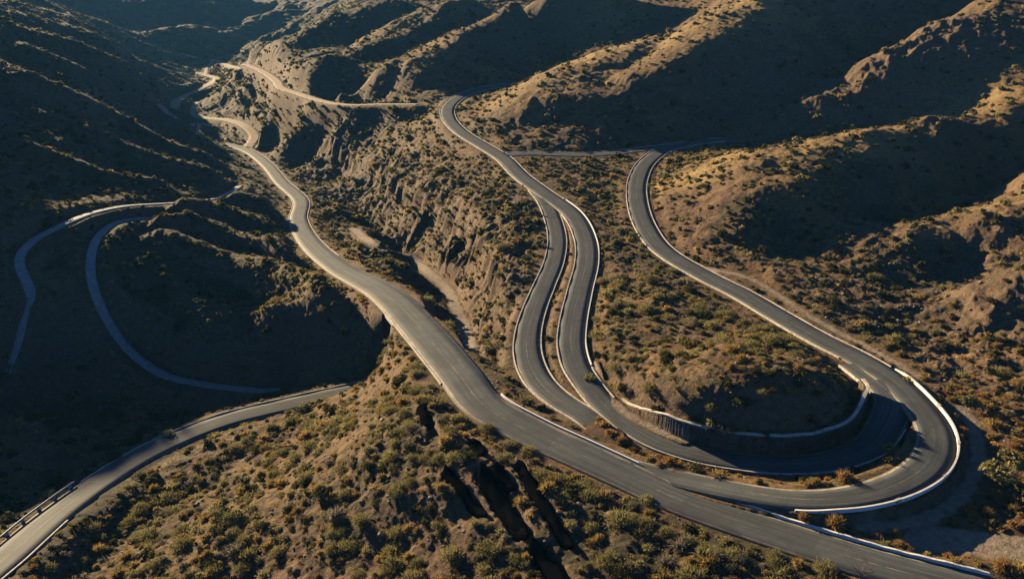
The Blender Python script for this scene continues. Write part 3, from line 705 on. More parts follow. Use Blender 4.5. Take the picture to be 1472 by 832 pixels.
bar('parapet_wall', M_WHITE, S, -(hw + .1), -(hw + .34), -.6, .30, label='thin white edge wall along the middle stretch of the main road above the ravine end', category='parapet')
j0, j1 = span('B', (800, 290), (830, 530))
S = ROAD['B'][j0:j1]; hw = S[:, 3] / 2
bar('parapet_wall', M_WHITE, S, -(hw + .1), -(hw + .32), -.6, .30, label='thin white edge wall on the outer side of the central S bend', category='parapet')
# steel guard rail beside the lower-left road (outer edge = right of travel away from the camera)
j0, j1 = span('J', (-40, 835), (140, 695))
S = ROAD['J'][j0:j1]; hw = S[:, 3] / 2
root = empty('guard_rail', tuple(S[len(S) // 2, :3]), label='pale steel guard rail on the gorge side of the lower left road', category='guard rail')
o_ = bar('rail', M_STEEL, S, -(hw + .42), -(hw + .5), .45, .78); at_parent(o_, root)
for i in range(2, len(S) - 2, 5):
    o_ = bar('post', M_STEEL, S[i:i + 2] * np.array([1, 1, 1, 1]), -(hw[i] + .503), -(hw[i] + .6), -.5, .7)
    at_parent(o_, root)

# ------------------------------------------------------------------ plants
def leaf_quads(cen, nrm, size, asp=.6, droop=0):
    """one quad per leaf or blade: centres (n,3), facing nrm, length size"""
    n = len(cen); r = rng.normal(size=(n, 3)); u = np.cross(nrm, r); u /= np.linalg.norm(u, axis=1)[:, None] + 1e-9
    v = np.cross(nrm, u); s = np.asarray(size).reshape(-1, 1) * .5
    return np.stack([cen - u * s * asp - v * s, cen + u * s * asp - v * s * .6, cen + u * s * asp * .5 + v * s, cen - u * s * asp + v * s * .7], 1)
def dome(n, size, lobes=6, flat=.8, spread=.55):
    a = rng.uniform(0, 2 * np.pi, lobes); q = rng.uniform(.1, spread, lobes)
    lc = np.stack([np.cos(a) * q, np.sin(a) * q, rng.uniform(.2, .55, lobes) * flat], 1); lr_ = rng.uniform(.32, .56, lobes)
    k = rng.integers(0, lobes, n); d = rng.normal(size=(n, 3)); d /= np.linalg.norm(d, axis=1)[:, None]; d[:, 2] = np.abs(d[:, 2]) * 1.1 - .35
    c = lc[k] + d * (lr_[k] * rng.uniform(.72, 1.12, n))[:, None]
    c[:, 2] = np.maximum(c[:, 2], .03)
    nn = d * .7 + rng.normal(size=(n, 3)) * .5; nn /= np.linalg.norm(nn, axis=1)[:, None]
    return leaf_quads(c, nn, size * rng.uniform(.6, 1.5, n))
def tuft(n, wid=.05, lean=.75):
    a = rng.uniform(0, 2 * np.pi, n); e = rng.beta(1.3, 1.2, n) * lean * 1.5; ln = rng.uniform(.55, 1.05, n)
    d = np.stack([np.cos(a) * np.sin(e), np.sin(a) * np.sin(e), np.cos(e)], 1)
    b = np.stack([np.cos(a) * .18 * rng.uniform(0, 1, n), np.sin(a) * .18 * rng.uniform(0, 1, n), np.zeros(n)], 1)
    s = np.cross(d, rng.normal(size=(n, 3))); s /= np.linalg.norm(s, axis=1)[:, None]
    mid = b + d * (ln * .6)[:, None]; tip = b + d * ln[:, None] - np.array([0, 0, .22]) * (e * ln)[:, None]; w = wid * rng.uniform(.6, 1.4, n)[:, None]
    return np.stack([b - s * w * .5, mid - s * w, tip, mid + s * w], 1)
def mound(n, wid):
    """fine upright blades standing out of a low rounded mound"""
    q = tuft(n, wid, 1.0); a = rng.uniform(0, 2 * np.pi, n); r = .75 * np.sqrt(rng.uniform(0, 1, n)); k = .42 + .3 * rng.uniform(size=n)
    lean = np.stack([np.cos(a) * r, np.sin(a) * r, np.zeros(n)], 1)
    q = q * k[:, None, None] + lean[:, None, :]; q[..., 2] += (.38 * (1 - (r / .85) ** 2))[:, None]
    q[..., :2] += lean[:, None, :2] * q[..., 2:3] * .25
    return q
KIND = {  # colours (dark, light) and shape per kind
 'olive':  ((.105, .098, .038), (.37, .325, .125)), 'dark': ((.022, .026, .010), (.11, .105, .034)), 'golden': ((.17, .11, .032), (.50, .34, .11)),
 'rust':   ((.19, .098, .030), (.46, .27, .09)), 'grey':   ((.11, .095, .068), (.33, .285, .20)),
}
M_PL = {'olive': mat_plant('olive_leaves', *KIND['olive']), 'dark': mat_plant('dark_green_leaves', *KIND['dark']), 'golden': mat_plant('golden_straw', *KIND['golden']),
        'rust': mat_plant('rusty_straw', *KIND['rust']), 'grey': mat_plant('grey_twigs', *KIND['grey'])}
PK = list(KIND)
def shape(kind, lod):
    n = (520, 170, 60, 22)[lod]; sz = (.15, .25, .40, .62)[lod]
    if kind in ('golden', 'rust'):
        if lod == 0: return np.concatenate([tuft(260, .028), dome(200, .13, 5, .7)])
        if lod == 1: return np.concatenate([tuft(90, .05), dome(70, .24, 5, .7)])
        return dome(n, sz, 4, .75)
    if kind == 'grey':
        return np.concatenate([tuft(n // 2, .02 * (1 + lod), 1.0), dome(n // 3, sz * .7, 5)])
    if kind == 'olive':
        if lod == 0: return np.concatenate([mound(520, .035), dome(160, .13, 7)])
        if lod == 1: return np.concatenate([mound(150, .07), dome(60, .25, 6)])
    return dome(n, sz, 7 if lod < 2 else 4)
PROTO = {(k, l): [shape(k, l) for _ in range(5)] for k in PK for l in range(4)}

def inpoly(px, py, poly):
    c = np.zeros(px.shape, bool); n_ = len(poly)
    for i in range(n_):
        (x0, y0), (x1, y1) = poly[i], poly[(i + 1) % n_]
        if y0 != y1: c ^= ((y0 > py) != (y1 > py)) & (px < (x1 - x0) * (py - y0) / (y1 - y0) + x0)
    return c
ZONES = [  # place words, pixel outline, density, mix of kinds (olive dark golden rust grey)
 ('on the hill right of the hairpin', [(950,262),(1060,215),(1500,118),(1500,480),(1290,470),(1060,392),(940,320)], .24, (.3,.5,.2,0,0)),
 ('on the upper right hills', [(690,160),(760,108),(1100,-20),(1500,-20),(1500,118),(1060,205),(760,216)], .2, (.25,.5,.25,0,0)),
 ('on the top centre ridges', [(330,100),(600,-30),(1100,-20),(740,112),(600,146)], .34, (.25,.5,.25,0,0)),
 ('on the bank left of the main road', [(350,370),(470,388),(560,430),(625,540),(480,545),(370,500)], .85, (.4,.15,.45,0,0)),
 ('on the shaded left mountainside', [(-50,-50),(200,-20),(420,250),(380,300),(600,540),(-50,560)], .36, (.25,.6,.15,0,0)),
 ('on the slope below the dirt road', [(300,85),(400,110),(440,140),(600,150),(430,205),(370,190),(290,120)], 1.0, (.3,.6,.1,0,0)),
 ('in the lower left gorge', [(-50,560),(600,540),(330,606),(0,810),(-50,840)], .35, (.35,.5,.15,0,0)),
 ('on the lower right rocky slope', [(1290,470),(1500,480),(1500,580),(1370,560)], .5, (.2,.3,.3,.2,0)),
 ('outside the foot of the hairpin', [(1350,555),(1500,575),(1500,860),(1200,775),(1390,700)], .9, (.12,.13,.35,.4,0)),
 ('on the verge below the hairpin', [(960,690),(1390,700),(1200,775),(1100,750)], .8, (.05,.05,.5,.4,0)),
 ('between the two hairpin roads', [(870,590),(980,640),(1140,675),(1260,690),(1150,705),(960,680),(880,630)], .5, (.1,.15,.35,.4,0)),
 ('on the mound inside the hairpin', [(850,215),(1000,215),(915,300),(1250,545),(1240,600),(1130,635),(950,590),(860,540),(830,300)], .62, (.45,.25,.2,0,.1)),
 ('on the shelf beside the S bend', [(420,200),(560,150),(640,150),(790,290),(800,400),(745,560),(720,500),(620,300),(480,230)], .62, (.45,.3,.15,0,.1)),
 ('in the ravine beside the main road', [(400,200),(480,230),(620,300),(720,500),(745,580),(700,560),(520,400),(430,300)], .55, (.4,.4,.2,0,0)),
 ('on the hillside below the main road', [(0,900),(-50,850),(330,640),(480,575),(600,560),(700,600),(900,720),(1250,830),(1500,900)], .85, (.46,.12,.28,0,.14)),
]
def candidates(r0, r1, sp):
    xs = np.arange(-r1 * .75, r1 * .75, sp); ys = np.arange(20, r1, sp)
    gx, gy = np.meshgrid(xs, ys); gx = (gx + rng.uniform(-.48, .48, gx.shape) * sp).ravel(); gy = (gy + rng.uniform(-.48, .48, gy.shape) * sp).ravel()
    r = np.hypot(gx, gy); ok = (r >= r0) & (r < r1)
    gx, gy = gx[ok], gy[ok]; gz = ground_v(gx, gy); px, py, dep = project(gx, gy, gz)
    ok = (px > -160) & (px < 1632) & (py > -80) & (py < 960) & (dep > 20)
    return gx[ok], gy[ok], gz[ok], px[ok], py[ok]
def edge_v(x, y):
    a = np.degrees(np.arctan2(x, y)); r = np.hypot(x, y)
    return dmin[np.clip(np.searchsorted(rr, r), 0, NR - 1), np.clip(np.searchsorted(az, a), 0, NA - 1)]
SH = []   # x y z radius kind tint zone px py
for r0, r1, sp, szk in ((60, 330, 1.62, 1.0), (330, 560, 2.4, 1.15), (560, 1150, 3.4, 1.5)):
    gx, gy, gz, px, py = candidates(r0, r1, sp)
    zone = np.full(len(gx), -1)
    for zi, z in enumerate(ZONES): zone[(zone < 0) & inpoly(px, py, z[1])] = zi
    dens = np.array([z[2] for z in ZONES] + [.4])[zone]
    nse = .5 + 1.0 * fbm(gx / 11, gy / 11, 3)
    keep = rng.uniform(size=len(gx)) < dens * np.clip(.35 + 1.3 * nse, .1, 1.3)
    rad = np.exp(rng.normal(-.08, .40, len(gx))) * szk; rad = np.clip(rad, .4 * szk, 2.1 * szk)
    rad = np.where(zone == [z[0] for z in ZONES].index('on the slope below the dirt road'), rad * 1.35, rad)
    keep &= edge_v(gx, gy) > rad * np.where(np.isin(zone, (8, 9, 10)), .35, .7) + .4
    gl = np.concatenate([g[::2, :2] for g in GL])
    keep &= np.array([np.min((gl[:, 0] - a) ** 2 + (gl[:, 1] - b) ** 2) > 2.6 for a, b in zip(gx, gy)])
    for i in np.nonzero(keep)[0]:
        mix = np.array(ZONES[zone[i]][3] if zone[i] >= 0 else (.4, .4, .2, 0, 0))
        k = int(np.searchsorted(np.cumsum(mix) / mix.sum(), rng.uniform()))
        rd = rad[i] * (.95 if PK[k] in ('golden', 'rust') else 1.0)
        SH.append((gx[i], gy[i], gz[i], rd, min(k, 4), rng.uniform(), zone[i], px[i], py[i]))
# shrubs the photo shows singly: pixel, radius, kind
for px, py, rad, k in [(632,662,1.5,0),(655,640,1.2,0),(868,612,1.5,3),(878,624,1.3,3),(862,604,1.0,2),(893,634,1.4,3),(910,648,1.3,3),(935,660,1.2,2),(948,668,1.0,3),(1050,590,.9,0),(848,545,1.5,0),(1148,812,1.4,2),(1185,820,1.6,0),(1115,800,1.3,0),(735,640,1.5,0),(700,618,1.6,0),(760,650,1.4,0),(560,575,1.5,0),(585,560,1.3,0),(535,580,1.2,0),
                       (875,810,1.9,0),(650,800,1.9,0),(700,790,1.8,0),(400,795,1.6,0),(350,780,1.5,0),(480,790,1.6,0),(930,720,1.3,0),(990,780,1.5,0),(1330,545,1.6,2),(1310,548,1.3,0),(1208,684,1.0,3),(1228,680,.9,3),(205,620,2.4,1),(180,640,2.2,1),(160,660,2.3,1),(240,625,1.5,0),(1420,740,1.5,3),(1455,735,1.4,2),(1285,768,1.2,2),(1260,770,1.1,2)]:
    p = surf(px, py); SH.append((p[0], p[1], p[2], rad, k, rng.uniform(.3, .9), -1, px, py))
SH = np.array(SH)
for zi, z in enumerate(ZONES): SH[(SH[:, 6] < 0) & inpoly(SH[:, 7], SH[:, 8], z[1]), 6] = zi
print('shrubs', len(SH))

dist = np.sqrt(SH[:, 0] ** 2 + SH[:, 1] ** 2 + (HC - SH[:, 2]) ** 2)
app = SH[:, 3] / dist
q_ = np.array(project(SH[:, 0], SH[:, 1], SH[:, 2] + SH[:, 3] * .6))
infr = (q_[0] > 8) & (q_[0] < 1464) & (q_[1] > 8) & (q_[1] < 824) & (SH[:, 6] >= 0)
solo = []
for i in np.argsort(-np.where(infr, app, 0)):
    if len(solo) >= 300: break
    p = surf(q_[0][i], q_[1][i])
    if math.hypot(p[0], p[1]) > math.hypot(SH[i, 0], SH[i, 1]) - 2.0: solo.append(i)
solo_set = set(solo)
def plant_mesh(name, quads, tint, mat):
    co = quads.reshape(-1, 3); nq = len(quads)
    me = mesh_np(name, co, np.arange(nq * 4).reshape(-1, 4), [mat])
    at = me.attributes.new('tint', 'FLOAT', 'POINT'); at.data.foreach_set('value', tint.astype(np.float32))
    return me
# far and small ones: one mass per look
bk = {k: [] for k in range(5)}; bt = {k: [] for k in range(5)}
for i in range(len(SH)):
    if i in solo_set: continue
    x, y, z, rad, k, t = SH[i, :6]; k = int(k); d = dist[i]
    lod = 1 if d < 190 and -20 < SH[i, 7] < 1490 else 2 if d < 330 else 3
    Q = PROTO[(PK[k], lod)][int(rng.integers(5))]
    a = rng.uniform(0, 6.283); ca_, sa_ = math.cos(a), math.sin(a); h = rad * rng.uniform(.75, 1.15)
    V = np.empty_like(Q); V[..., 0] = (Q[..., 0] * ca_ - Q[..., 1] * sa_) * rad + x; V[..., 1] = (Q[..., 0] * sa_ + Q[..., 1] * ca_) * rad + y; V[..., 2] = Q[..., 2] * h + z - .12 * rad
    bk[k].append(V); bt[k].append(np.repeat(np.clip(t + rng.uniform(-.25, .25, len(Q)), 0, 1), 4))
qs = np.concatenate([np.concatenate(bk[k]) for k in range(5)]); ts = np.concatenate([np.concatenate(bt[k]) for k in range(5)])
me = plant_mesh('desert_scrub', qs, ts, M_PL['olive'])
for k in PK[1:]: me.materials.append(M_PL[k])
me.polygons.foreach_set('material_index', np.concatenate([np.full(sum(len(v) for v in bk[k]), k, np.int32) for k in range(5)]))
link('desert_scrub', me, kind='stuff')
del qs, ts, bk, bt

# dry grass between the shrubs: one mass
gr = []; gtint = []
gx, gy, gz, px, py = candidates(60, 340, .9)
lowd = inpoly(px, py, ZONES[0][1]) | inpoly(px, py, ZONES[1][1]) | (px < 380) & (py < 560)
gd = np.where(lowd, .3, .8) * np.clip(.4 + 1.5 * fbm(gx / 6, gy / 6, 2), 0, 1)
ok = (rng.uniform(size=len(gx)) < gd) & (edge_v(gx, gy) > .35) & (px > -30) & (px < 1500)
TF = [tuft(12, .07) for _ in range(8)]
for x, y, z in zip(gx[ok], gy[ok], gz[ok]):
    s_ = rng.uniform(.25, .6); Q = TF[int(rng.integers(8))] * s_ * np.array([1.1, 1.1, .9])
    gr.append(Q + np.array([x, y, z - .03])); gtint.append(np.full(len(Q) * 4, rng.uniform(0, .9)))
link('dry_grass', plant_mesh('dry_grass', np.concatenate(gr), np.concatenate(gtint), M_PL['golden']), kind='stuff')
del gr, gtint

# ------------------------------------------------------------------ stones
def stone_mesh(sub, seed):
    bm = bmesh.new(); bmesh.ops.create_icosphere(bm, subdivisions=sub, radius=1.0); r_ = np.random.default_rng(seed)
    pl = r_.normal(size=(9, 3)); pl /= np.linalg.norm(pl, axis=1)[:, None]; dd = r_.uniform(.55, .85, 9)
    for v in bm.verts:
        p = np.array(v.co)
        for a, b in zip(pl, dd):
            t = p @ a - b
            if t > 0: p = p - a * t * .9
        v.co = Vector(p * np.array([1, .8, .62]) * (1 + r_.normal() * .03))
    me = bpy.data.meshes.new('boulder'); bm.to_mesh(me); bm.free(); me.materials.append(M_ROCK); return me
ST = [stone_mesh(2, k) for k in range(6)]
stones = []
gx, gy, gz, px, py = candidates(60, 260, 2.4)
a_ = np.zeros(len(gx))
for x0, y0, rx, ry, p_ in [(520,690,160,90,.30),(760,770,120,50,.25),(690,450,50,110,.35),(560,290,90,60,.2),(1420,520,90,70,.45),(1430,700,60,70,.15),(1000,480,160,140,.08),(60,610,60,30,.4),(1300,430,120,60,.3),(1050,810,100,30,.25),(640,340,120,100,.12)]:
    a_ = np.maximum(a_, p_ * np.exp(-((px - x0) / rx) ** 2 - ((py - y0) / ry) ** 2))
ok = np.nonzero((rng.uniform(size=len(gx)) < a_) & (edge_v(gx, gy) > .8) & (px > 4) & (px < 1468) & (py < 826) & (py > 4))[0]
stones = [(gx[i], gy[i], gz[i], float(np.clip(np.exp(rng.normal(-1.1, .4)), .18, .9)), px[i], py[i]) for i in ok]
stones.sort(key=lambda s: -s[3] / math.hypot(s[0], s[1]))
SVERT = []
for me in ST:
    v = np.empty(len(me.vertices) * 3, np.float32); me.vertices.foreach_get('co', v); SVERT.append(v.reshape(-1, 3))
low = stone_mesh(1, 77); lv = np.empty(len(low.vertices) * 3, np.float32); low.vertices.foreach_get('co', lv); lv = lv.reshape(-1, 3)
lf = np.array([p.vertices[:] for p in low.polygons])
bpy.data.meshes.remove(low)
co, fc, nv = [], [], 0
gx, gy, gz, px, py = candidates(60, 260, .95)
aa = np.full(len(gx), .05)
for x0, y0, rx, ry, p_ in [(520,690,200,110,.28),(760,770,160,60,.25),(690,450,60,120,.3),(1420,520,110,80,.5),(1430,700,80,90,.12),(1000,480,180,150,.10),(60,610,70,40,.3),(1300,430,150,80,.3),(640,340,140,120,.15)]:
    aa = np.maximum(aa, p_ * np.exp(-((px - x0) / rx) ** 2 - ((py - y0) / ry) ** 2))
for i in np.nonzero((rng.uniform(size=len(gx)) < aa) & (edge_v(gx, gy) > .3))[0]:
    a = rng.uniform(0, 6.28); s_ = np.clip(np.exp(rng.normal(-1.8, .5)), .05, .45); c_, d_ = math.cos(a), math.sin(a)
    v = lv * s_; co.append(np.stack([v[:, 0] * c_ - v[:, 1] * d_ + gx[i], v[:, 0] * d_ + v[:, 1] * c_ + gy[i], v[:, 2] + gz[i] + s_ * .15], 1)); fc.append(lf + nv); nv += len(lv)
link('rubble', mesh_np('rubble', np.concatenate(co), np.concatenate(fc), [M_ROCK]), kind='stuff')

# ------------------------------------------------------------------ individual shrubs and boulders, each labelled by look and place
ORD = ['first', 'second', 'third', 'fourth', 'fifth', 'sixth', 'seventh', 'eighth', 'ninth', 'tenth', 'eleventh', 'twelfth', 'thirteenth', 'fourteenth', 'fifteenth', 'sixteenth', 'seventeenth', 'eighteenth', 'nineteenth', 'twentieth']
NICE = {'olive': ('olive shrub', 'shrub'), 'dark': ('dark bush', 'bush'), 'golden': ('golden tussock', 'grass tussock'), 'rust': ('rusty tussock', 'grass tussock'), 'grey': ('grey bush', 'bush')}
def rows(items):
    """split [(px, py, key)] into rows by height in the photo, at most 8 members each, each ordered from the left"""
    items = sorted(items, key=lambda t: t[1]); nr = max(1, math.ceil(len(items) / 8)); out = []
    for r in range(nr):
        a, b = r * len(items) // nr, (r + 1) * len(items) // nr
        out.append(sorted(items[a:b], key=lambda t: t[0]))
    return out
def rowword(r, nr):
    if nr == 1: return ''
    if r == 0: return 'in the top row '
    if r == nr - 1: return 'in the bottom row '
    return 'in the middle row ' if nr == 3 else 'in the %s row down ' % ORD[r]
def place_label(i, m):
    return 'the only one' if m == 1 else 'leftmost' if i == 0 else 'rightmost' if i == m - 1 else '%s from left' % ORD[i]
PR0 = {}
def proto_mesh(kind, v):
    if (kind, v) not in PR0:
        Q = PROTO[(kind, 0)][v]
        PR0[(kind, v)] = plant_mesh(kind + '_foliage', Q, np.repeat(np.clip(rng.uniform(.0, 1, len(Q)) * .6 + v * .09, 0, 1), 4), M_PL[kind])
    return PR0[(kind, v)]
def stem_mesh():
    bm = bmesh.new()
    for k in range(6):
        a = k * 1.05 + .3; d = Vector((math.cos(a) * .5, math.sin(a) * .5, .55))
        mtx = d.to_track_quat('Z', 'Y').to_matrix().to_4x4(); mtx.translation = d * .5
        bmesh.ops.create_cone(bm, cap_ends=True, segments=5, radius1=.045, radius2=.015, depth=d.length, matrix=mtx)
    me = bpy.data.meshes.new('stem'); bm.to_mesh(me); bm.free(); me.materials.append(M_STEM); return me
STEM = stem_mesh()
bys = {}
for i in solo: bys.setdefault((int(SH[i, 4]), int(SH[i, 6])), []).append((q_[0][i], q_[1][i], i))
SZ = {}
for (k, zi), items in bys.items():
    med = np.median([SH[t[2], 3] for t in items])
    for word, sub in (('large ', [t for t in items if SH[t[2], 3] >= med]), ('small ', [t for t in items if SH[t[2], 3] < med])):
        rs = rows(sub) if sub else []
        for r, row in enumerate(rs):
            for j, (px_, py_, i) in enumerate(row):
                kind = PK[k]; nm, cat = NICE[kind]
                rw = rowword(r, len(rs)).replace('in the ', '').strip()
                pl = place_label(j, len(row))
                tail = ', ' + (pl if not rw else pl + ', ' + rw) if not (len(row) == 1 and not rw) else ''
                SZ[i] = (word + nm + ' ' + ZONES[zi][0] + tail, cat)
for n_, i in enumerate(solo):
    x, y, z, rad, k, t = SH[i, :6]; kind = PK[int(k)]; lab, cat = SZ[i]; base = NICE[kind][0].split(' ')[-1]
    fm = proto_mesh(kind, int(rng.integers(5)))
    nm = {'olive': 'olive_shrub', 'dark': 'green_bush', 'golden': 'golden_tussock', 'rust': 'rusty_tussock', 'grey': 'grey_bush'}[kind]
    r_ = Euler((0, 0, rng.uniform(0, 6.28))); sc = (rad, rad * rng.uniform(.85, 1.1), rad * rng.uniform(.75, 1.1))
    props = dict(label=lab, category=cat, group={'olive': 'olive shrubs on the slopes', 'dark': 'dark green bushes on the slopes', 'golden': 'golden dry tussocks', 'rust': 'rusty orange tussocks', 'grey': 'bare grey bushes'}[kind])
    if kind in ('olive', 'dark', 'grey') and n_ < 90:
        o = empty(nm, (x, y, z - .1 * rad), **props); o.rotation_euler = r_; o.scale = sc
        link('foliage', fm, o); link('stem', STEM, o)
    else:
        o = link(nm, fm, **props); o.location = (x, y, z - .1 * rad); o.rotation_euler = r_; o.scale = sc
SPOT = lambda px, py: next((z[0] for z in ZONES if inpoly(np.array([px]), np.array([py]), z[1])[0]), 'beside the road')
byz = {}
for s in stones[:140]: byz.setdefault(SPOT(s[4], s[5]), []).append((s[4], s[5], s))
for zn, items in byz.items():
    rs = rows(items)
    for r, row in enumerate(rs):
        for j, (_, _, s) in enumerate(row):
            rw = rowword(r, len(rs)).replace('in the ', '').strip(); pl = place_label(j, len(row))
            tail = '' if len(row) == 1 and not rw else ', ' + (pl if not rw else pl + ', ' + rw)
            o = link('boulder', ST[int(rng.integers(6))], label='tan boulder ' + zn + tail, category='boulder', group='boulders on the slopes')
            o.location = (s[0], s[1], s[2] + s[3] * .2); o.scale = (s[3],) * 3; o.rotation_euler = (rng.uniform(-.3, .3), rng.uniform(-.3, .3), rng.uniform(0, 6.28))

# ------------------------------------------------------------------ near-black tapered bodies laid in the foreground gullies
def tube(pts, rad, seg=10, bumpy=.12, seed=0):
    r_ = np.random.default_rng(seed); P_ = np.asarray(pts, float); m = len(P_)
    t = np.gradient(P_, axis=0); t /= np.linalg.norm(t, axis=1)[:, None]
    co = []; up = np.array([0, 0, 1.0])
    for i in range(m):
        s_ = np.cross(t[i], up); s_ /= np.linalg.norm(s_); u_ = np.cross(s_, t[i])
        for k in range(seg):
            a = 2 * math.pi * k / seg; q = rad[i] * (1 + bumpy * math.sin(3 * a + i * .7 + seed) + r_.normal() * .04)
            co.append(P_[i] + (s_ * math.cos(a) + u_ * math.sin(a)) * q)
    f = []
    for i in range(m - 1):
        for k in range(seg): f.append((i * seg + k, i * seg + (k + 1) % seg, (i + 1) * seg + (k + 1) % seg, (i + 1) * seg + k))
    return co, f
BLACK_FORMS = [(0, 1.0, 'short black stump-like form at the upper end of the eroded gullies'), (2, .95, 'leftmost long black form lying in a gully on the foreground hill'), (3, 1.1, 'stubby black form with a rounded top behind the long forms'),
        (4, 1.3, 'longest and widest black form in the middle of the foreground gullies'), (5, 1.0, 'short black form between the two longest black forms'), (6, 1.05, 'rightmost black form lying down the foreground hill'), (7, 1.35, 'black form at the bottom edge of the foreground gullies')]
for gi, rad, lab in BLACK_FORMS:
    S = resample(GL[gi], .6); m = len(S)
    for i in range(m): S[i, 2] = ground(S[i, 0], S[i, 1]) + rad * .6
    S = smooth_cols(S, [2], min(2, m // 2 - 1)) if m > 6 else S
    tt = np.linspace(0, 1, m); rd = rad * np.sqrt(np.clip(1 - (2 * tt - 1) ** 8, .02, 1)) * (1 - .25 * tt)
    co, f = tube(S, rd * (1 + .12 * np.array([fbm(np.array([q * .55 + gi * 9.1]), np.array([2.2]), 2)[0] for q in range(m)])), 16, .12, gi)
    for b in range(1 if m > 7 else 0):      # short side stubs
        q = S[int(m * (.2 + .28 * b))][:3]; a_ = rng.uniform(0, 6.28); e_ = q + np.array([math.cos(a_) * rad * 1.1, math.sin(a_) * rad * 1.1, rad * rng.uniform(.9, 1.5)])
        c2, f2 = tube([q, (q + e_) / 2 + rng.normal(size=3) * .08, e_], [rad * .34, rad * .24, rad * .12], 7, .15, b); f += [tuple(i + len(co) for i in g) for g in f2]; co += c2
    link('black_form', mesh_np('black_form', co, f, [M_BLACK], True), label=lab, category='fallen trunk', group='black forms on the foreground hill')

# ------------------------------------------------------------------ dead bush, spiky plants, small tree
def twig_bush(name, px, py, h, label, n_=26):
    p = surf(px, py); co, fs, nv = [], [], 0
    def br(a, d, ln, r0, lvl):
        nonlocal nv
        m = 4; pts = [np.array(a)]
        for i in range(m): d = d + rng.normal(size=3) * .13; d /= np.linalg.norm(d); pts.append(pts[-1] + d * ln / m)
        c, f = tube(pts, np.linspace(r0, r0 * .35, m + 1), 4, 0); co.extend(c); fs.extend([tuple(i + nv for i in q) for q in f]); nv += len(c)
        if lvl:
            for _ in range(3): br(pts[int(rng.integers(2, m + 1))], d + rng.normal(size=3) * .55, ln * .55, r0 * .5, lvl - 1)
    for _ in range(n_):
        a = rng.uniform(0, 6.28); e = rng.uniform(.1, .9); br((rng.normal() * .1, rng.normal() * .1, -.1), np.array([math.cos(a) * math.sin(e), math.sin(a) * math.sin(e), math.cos(e)]), h * rng.uniform(.45, .75), .028, 2)
    o = link(name, mesh_np(name, co, fs, [M_STEM]), label=label, category='bush'); o.location = p
twig_bush('dead_bush', 1238, 826, 2.6, 'leafless twiggy bush standing at the near edge of the main road', 14)
twig_bush('dead_bush', 1022, 682, 1.6, 'thin leafless bush on the verge where the hairpin roads draw together', 10)
for px, py, h, lab in [(1008,800,1.7,'spiky rosette plant below the near stretch of the main road'), (1030,684,1.5,'pale spiky rosette plant on the verge between the hairpin roads'), (972,560,1.2,'small spiky rosette plant on the mound inside the hairpin')]:
    p = surf(px, py); o = link('yucca', plant_mesh('yucca', tuft(90, .035, 1.0) * h, rng.uniform(0, 1, 360), M_PL['olive'] if px < 1020 else M_PL['golden']), label=lab, category='spiky plant'); o.location = p
def small_tree(px, py, h, rad, label, seed):
    p = surf(px, py); root = empty('desert_tree', p, label=label, category='tree')
    pts = [np.array([0, 0, -.2]), np.array([.06, 0, h * .25]), np.array([-.05, .08, h * .5]), np.array([.1, .05, h * .8])]
    co, f = tube(pts, [.16, .13, .1, .05], 8, .05, seed); nv = len(co)
    for k in range(5):
        a = k * 1.256 + seed; s_ = pts[2] + np.array([0, 0, rng.uniform(-.3, .4)]); e_ = s_ + np.array([math.cos(a) * rad * .7, math.sin(a) * rad * .7, h * .25])
        c, g = tube([s_, (s_ + e_) / 2 + np.array([0, 0, .12]), e_], [.07, .05, .02], 6, .05, k); co.extend(c); f.extend([tuple(i + nv for i in q) for q in g]); nv += len(c)
    link('trunk', mesh_np('trunk', co, f, [M_STEM], True), root)
    Q = dome(900, .2, 11, 1.15, .85) * rad; Q[..., 2] += h * .42
    link('crown', plant_mesh('crown', Q, np.repeat(np.clip(rng.uniform(0, 1, len(Q)), 0, 1), 4), M_PL['olive']), root)
small_tree(1432, 700, 3.8, 2.1, 'small green tree with a bare trunk right of the hairpin bend', 1)
small_tree(1392, 592, 2.6, 1.7, 'bushy green tree on the slope above the hairpin bend', 2)
small_tree(1455, 680, 3.4, 1.9, 'olive tree nearest the right edge beside the bare trunked tree', 3)

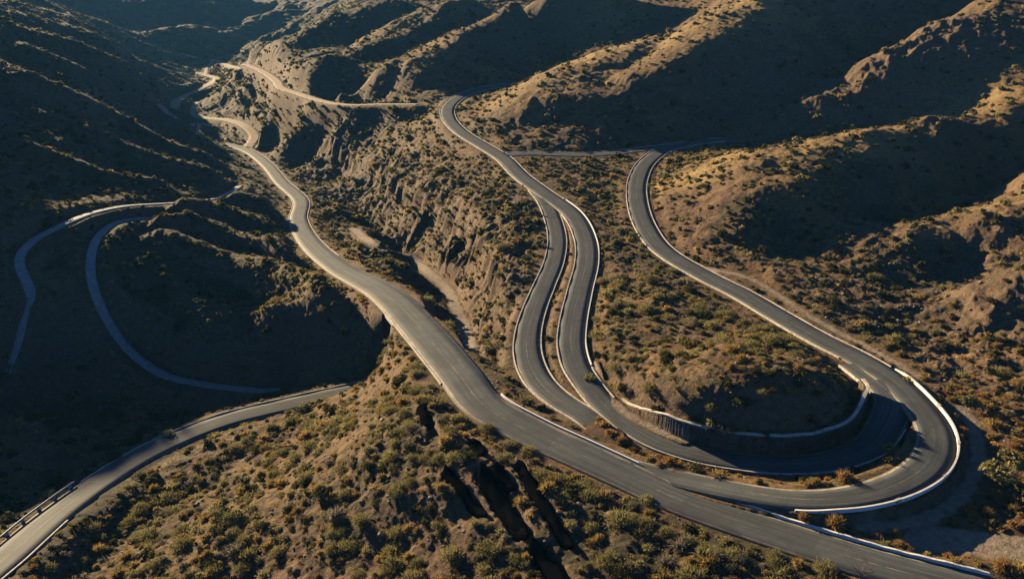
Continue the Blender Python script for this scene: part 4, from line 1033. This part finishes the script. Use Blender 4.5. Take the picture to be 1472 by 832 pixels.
# ------------------------------------------------------------------ light and air
SUN_AZ, SUN_EL = R(-42.0), R(13.2)        # azimuth from +Y, clockwise positive
wd = bpy.data.worlds.new("World"); SC.world = wd; wd.use_nodes = True
nt = wd.node_tree; bg = nt.nodes['Background']
sky = nt.nodes.new('ShaderNodeTexSky'); sky.sky_type = 'NISHITA'; sky.sun_disc = False
sky.sun_elevation = SUN_EL; sky.sun_rotation = SUN_AZ; sky.altitude = 2500; sky.air_density = .7; sky.dust_density = .15; sky.ozone_density = 5.0
nt.links.new(sky.outputs[0], bg.inputs[0]); bg.inputs[1].default_value = .05
sd = bpy.data.lights.new('sun', 'SUN'); sd.energy = 5.0; sd.angle = R(.53); sd.color = (1.0, .76, .44)
so = bpy.data.objects.new('sun', sd); COL.objects.link(so)
sdir = Vector((math.sin(SUN_AZ) * math.cos(SUN_EL), math.cos(SUN_AZ) * math.cos(SUN_EL), math.sin(SUN_EL)))
so.rotation_euler = sdir.to_track_quat('Z', 'Y').to_euler(); so.location = (0, 0, 200)
vs_ = SC.view_settings; vs_.view_transform = 'Standard'; vs_.look = 'None'; vs_.exposure = 1.52; vs_.gamma = 1; vs_.use_curve_mapping = False
SC.cycles.max_bounces = 4; SC.cycles.diffuse_bounces = 0; SC.cycles.transparent_max_bounces = 4
SC.cycles.use_denoising = True

hz = bpy.data.materials.new('valley_haze'); hz.use_nodes = True; hn = hz.node_tree; hn.nodes.clear()
ho = hn.nodes.new('ShaderNodeOutputMaterial'); hv = hn.nodes.new('ShaderNodeVolumePrincipled')
hv.inputs['Color'].default_value = (.16, .52, 1.0, 1); hv.inputs['Density'].default_value = .00007; hv.inputs['Anisotropy'].default_value = 0.0
hn.links.new(hv.outputs[0], ho.inputs['Volume'])
lo, hi = float(H.min()) - 1.0, max(float(H.max()), HC) + 6.0
bm = bmesh.new(); bmesh.ops.create_cube(bm, size=1.0); me = bpy.data.meshes.new('haze'); bm.to_mesh(me); bm.free(); me.materials.append(hz)
o = link('haze', me, kind='stuff'); o.scale = (25000, 25000, hi - lo); o.location = (0, 0, (hi + lo) / 2)
SC.cycles.volume_bounces = 0; SC.cycles.volume_step_rate = 5
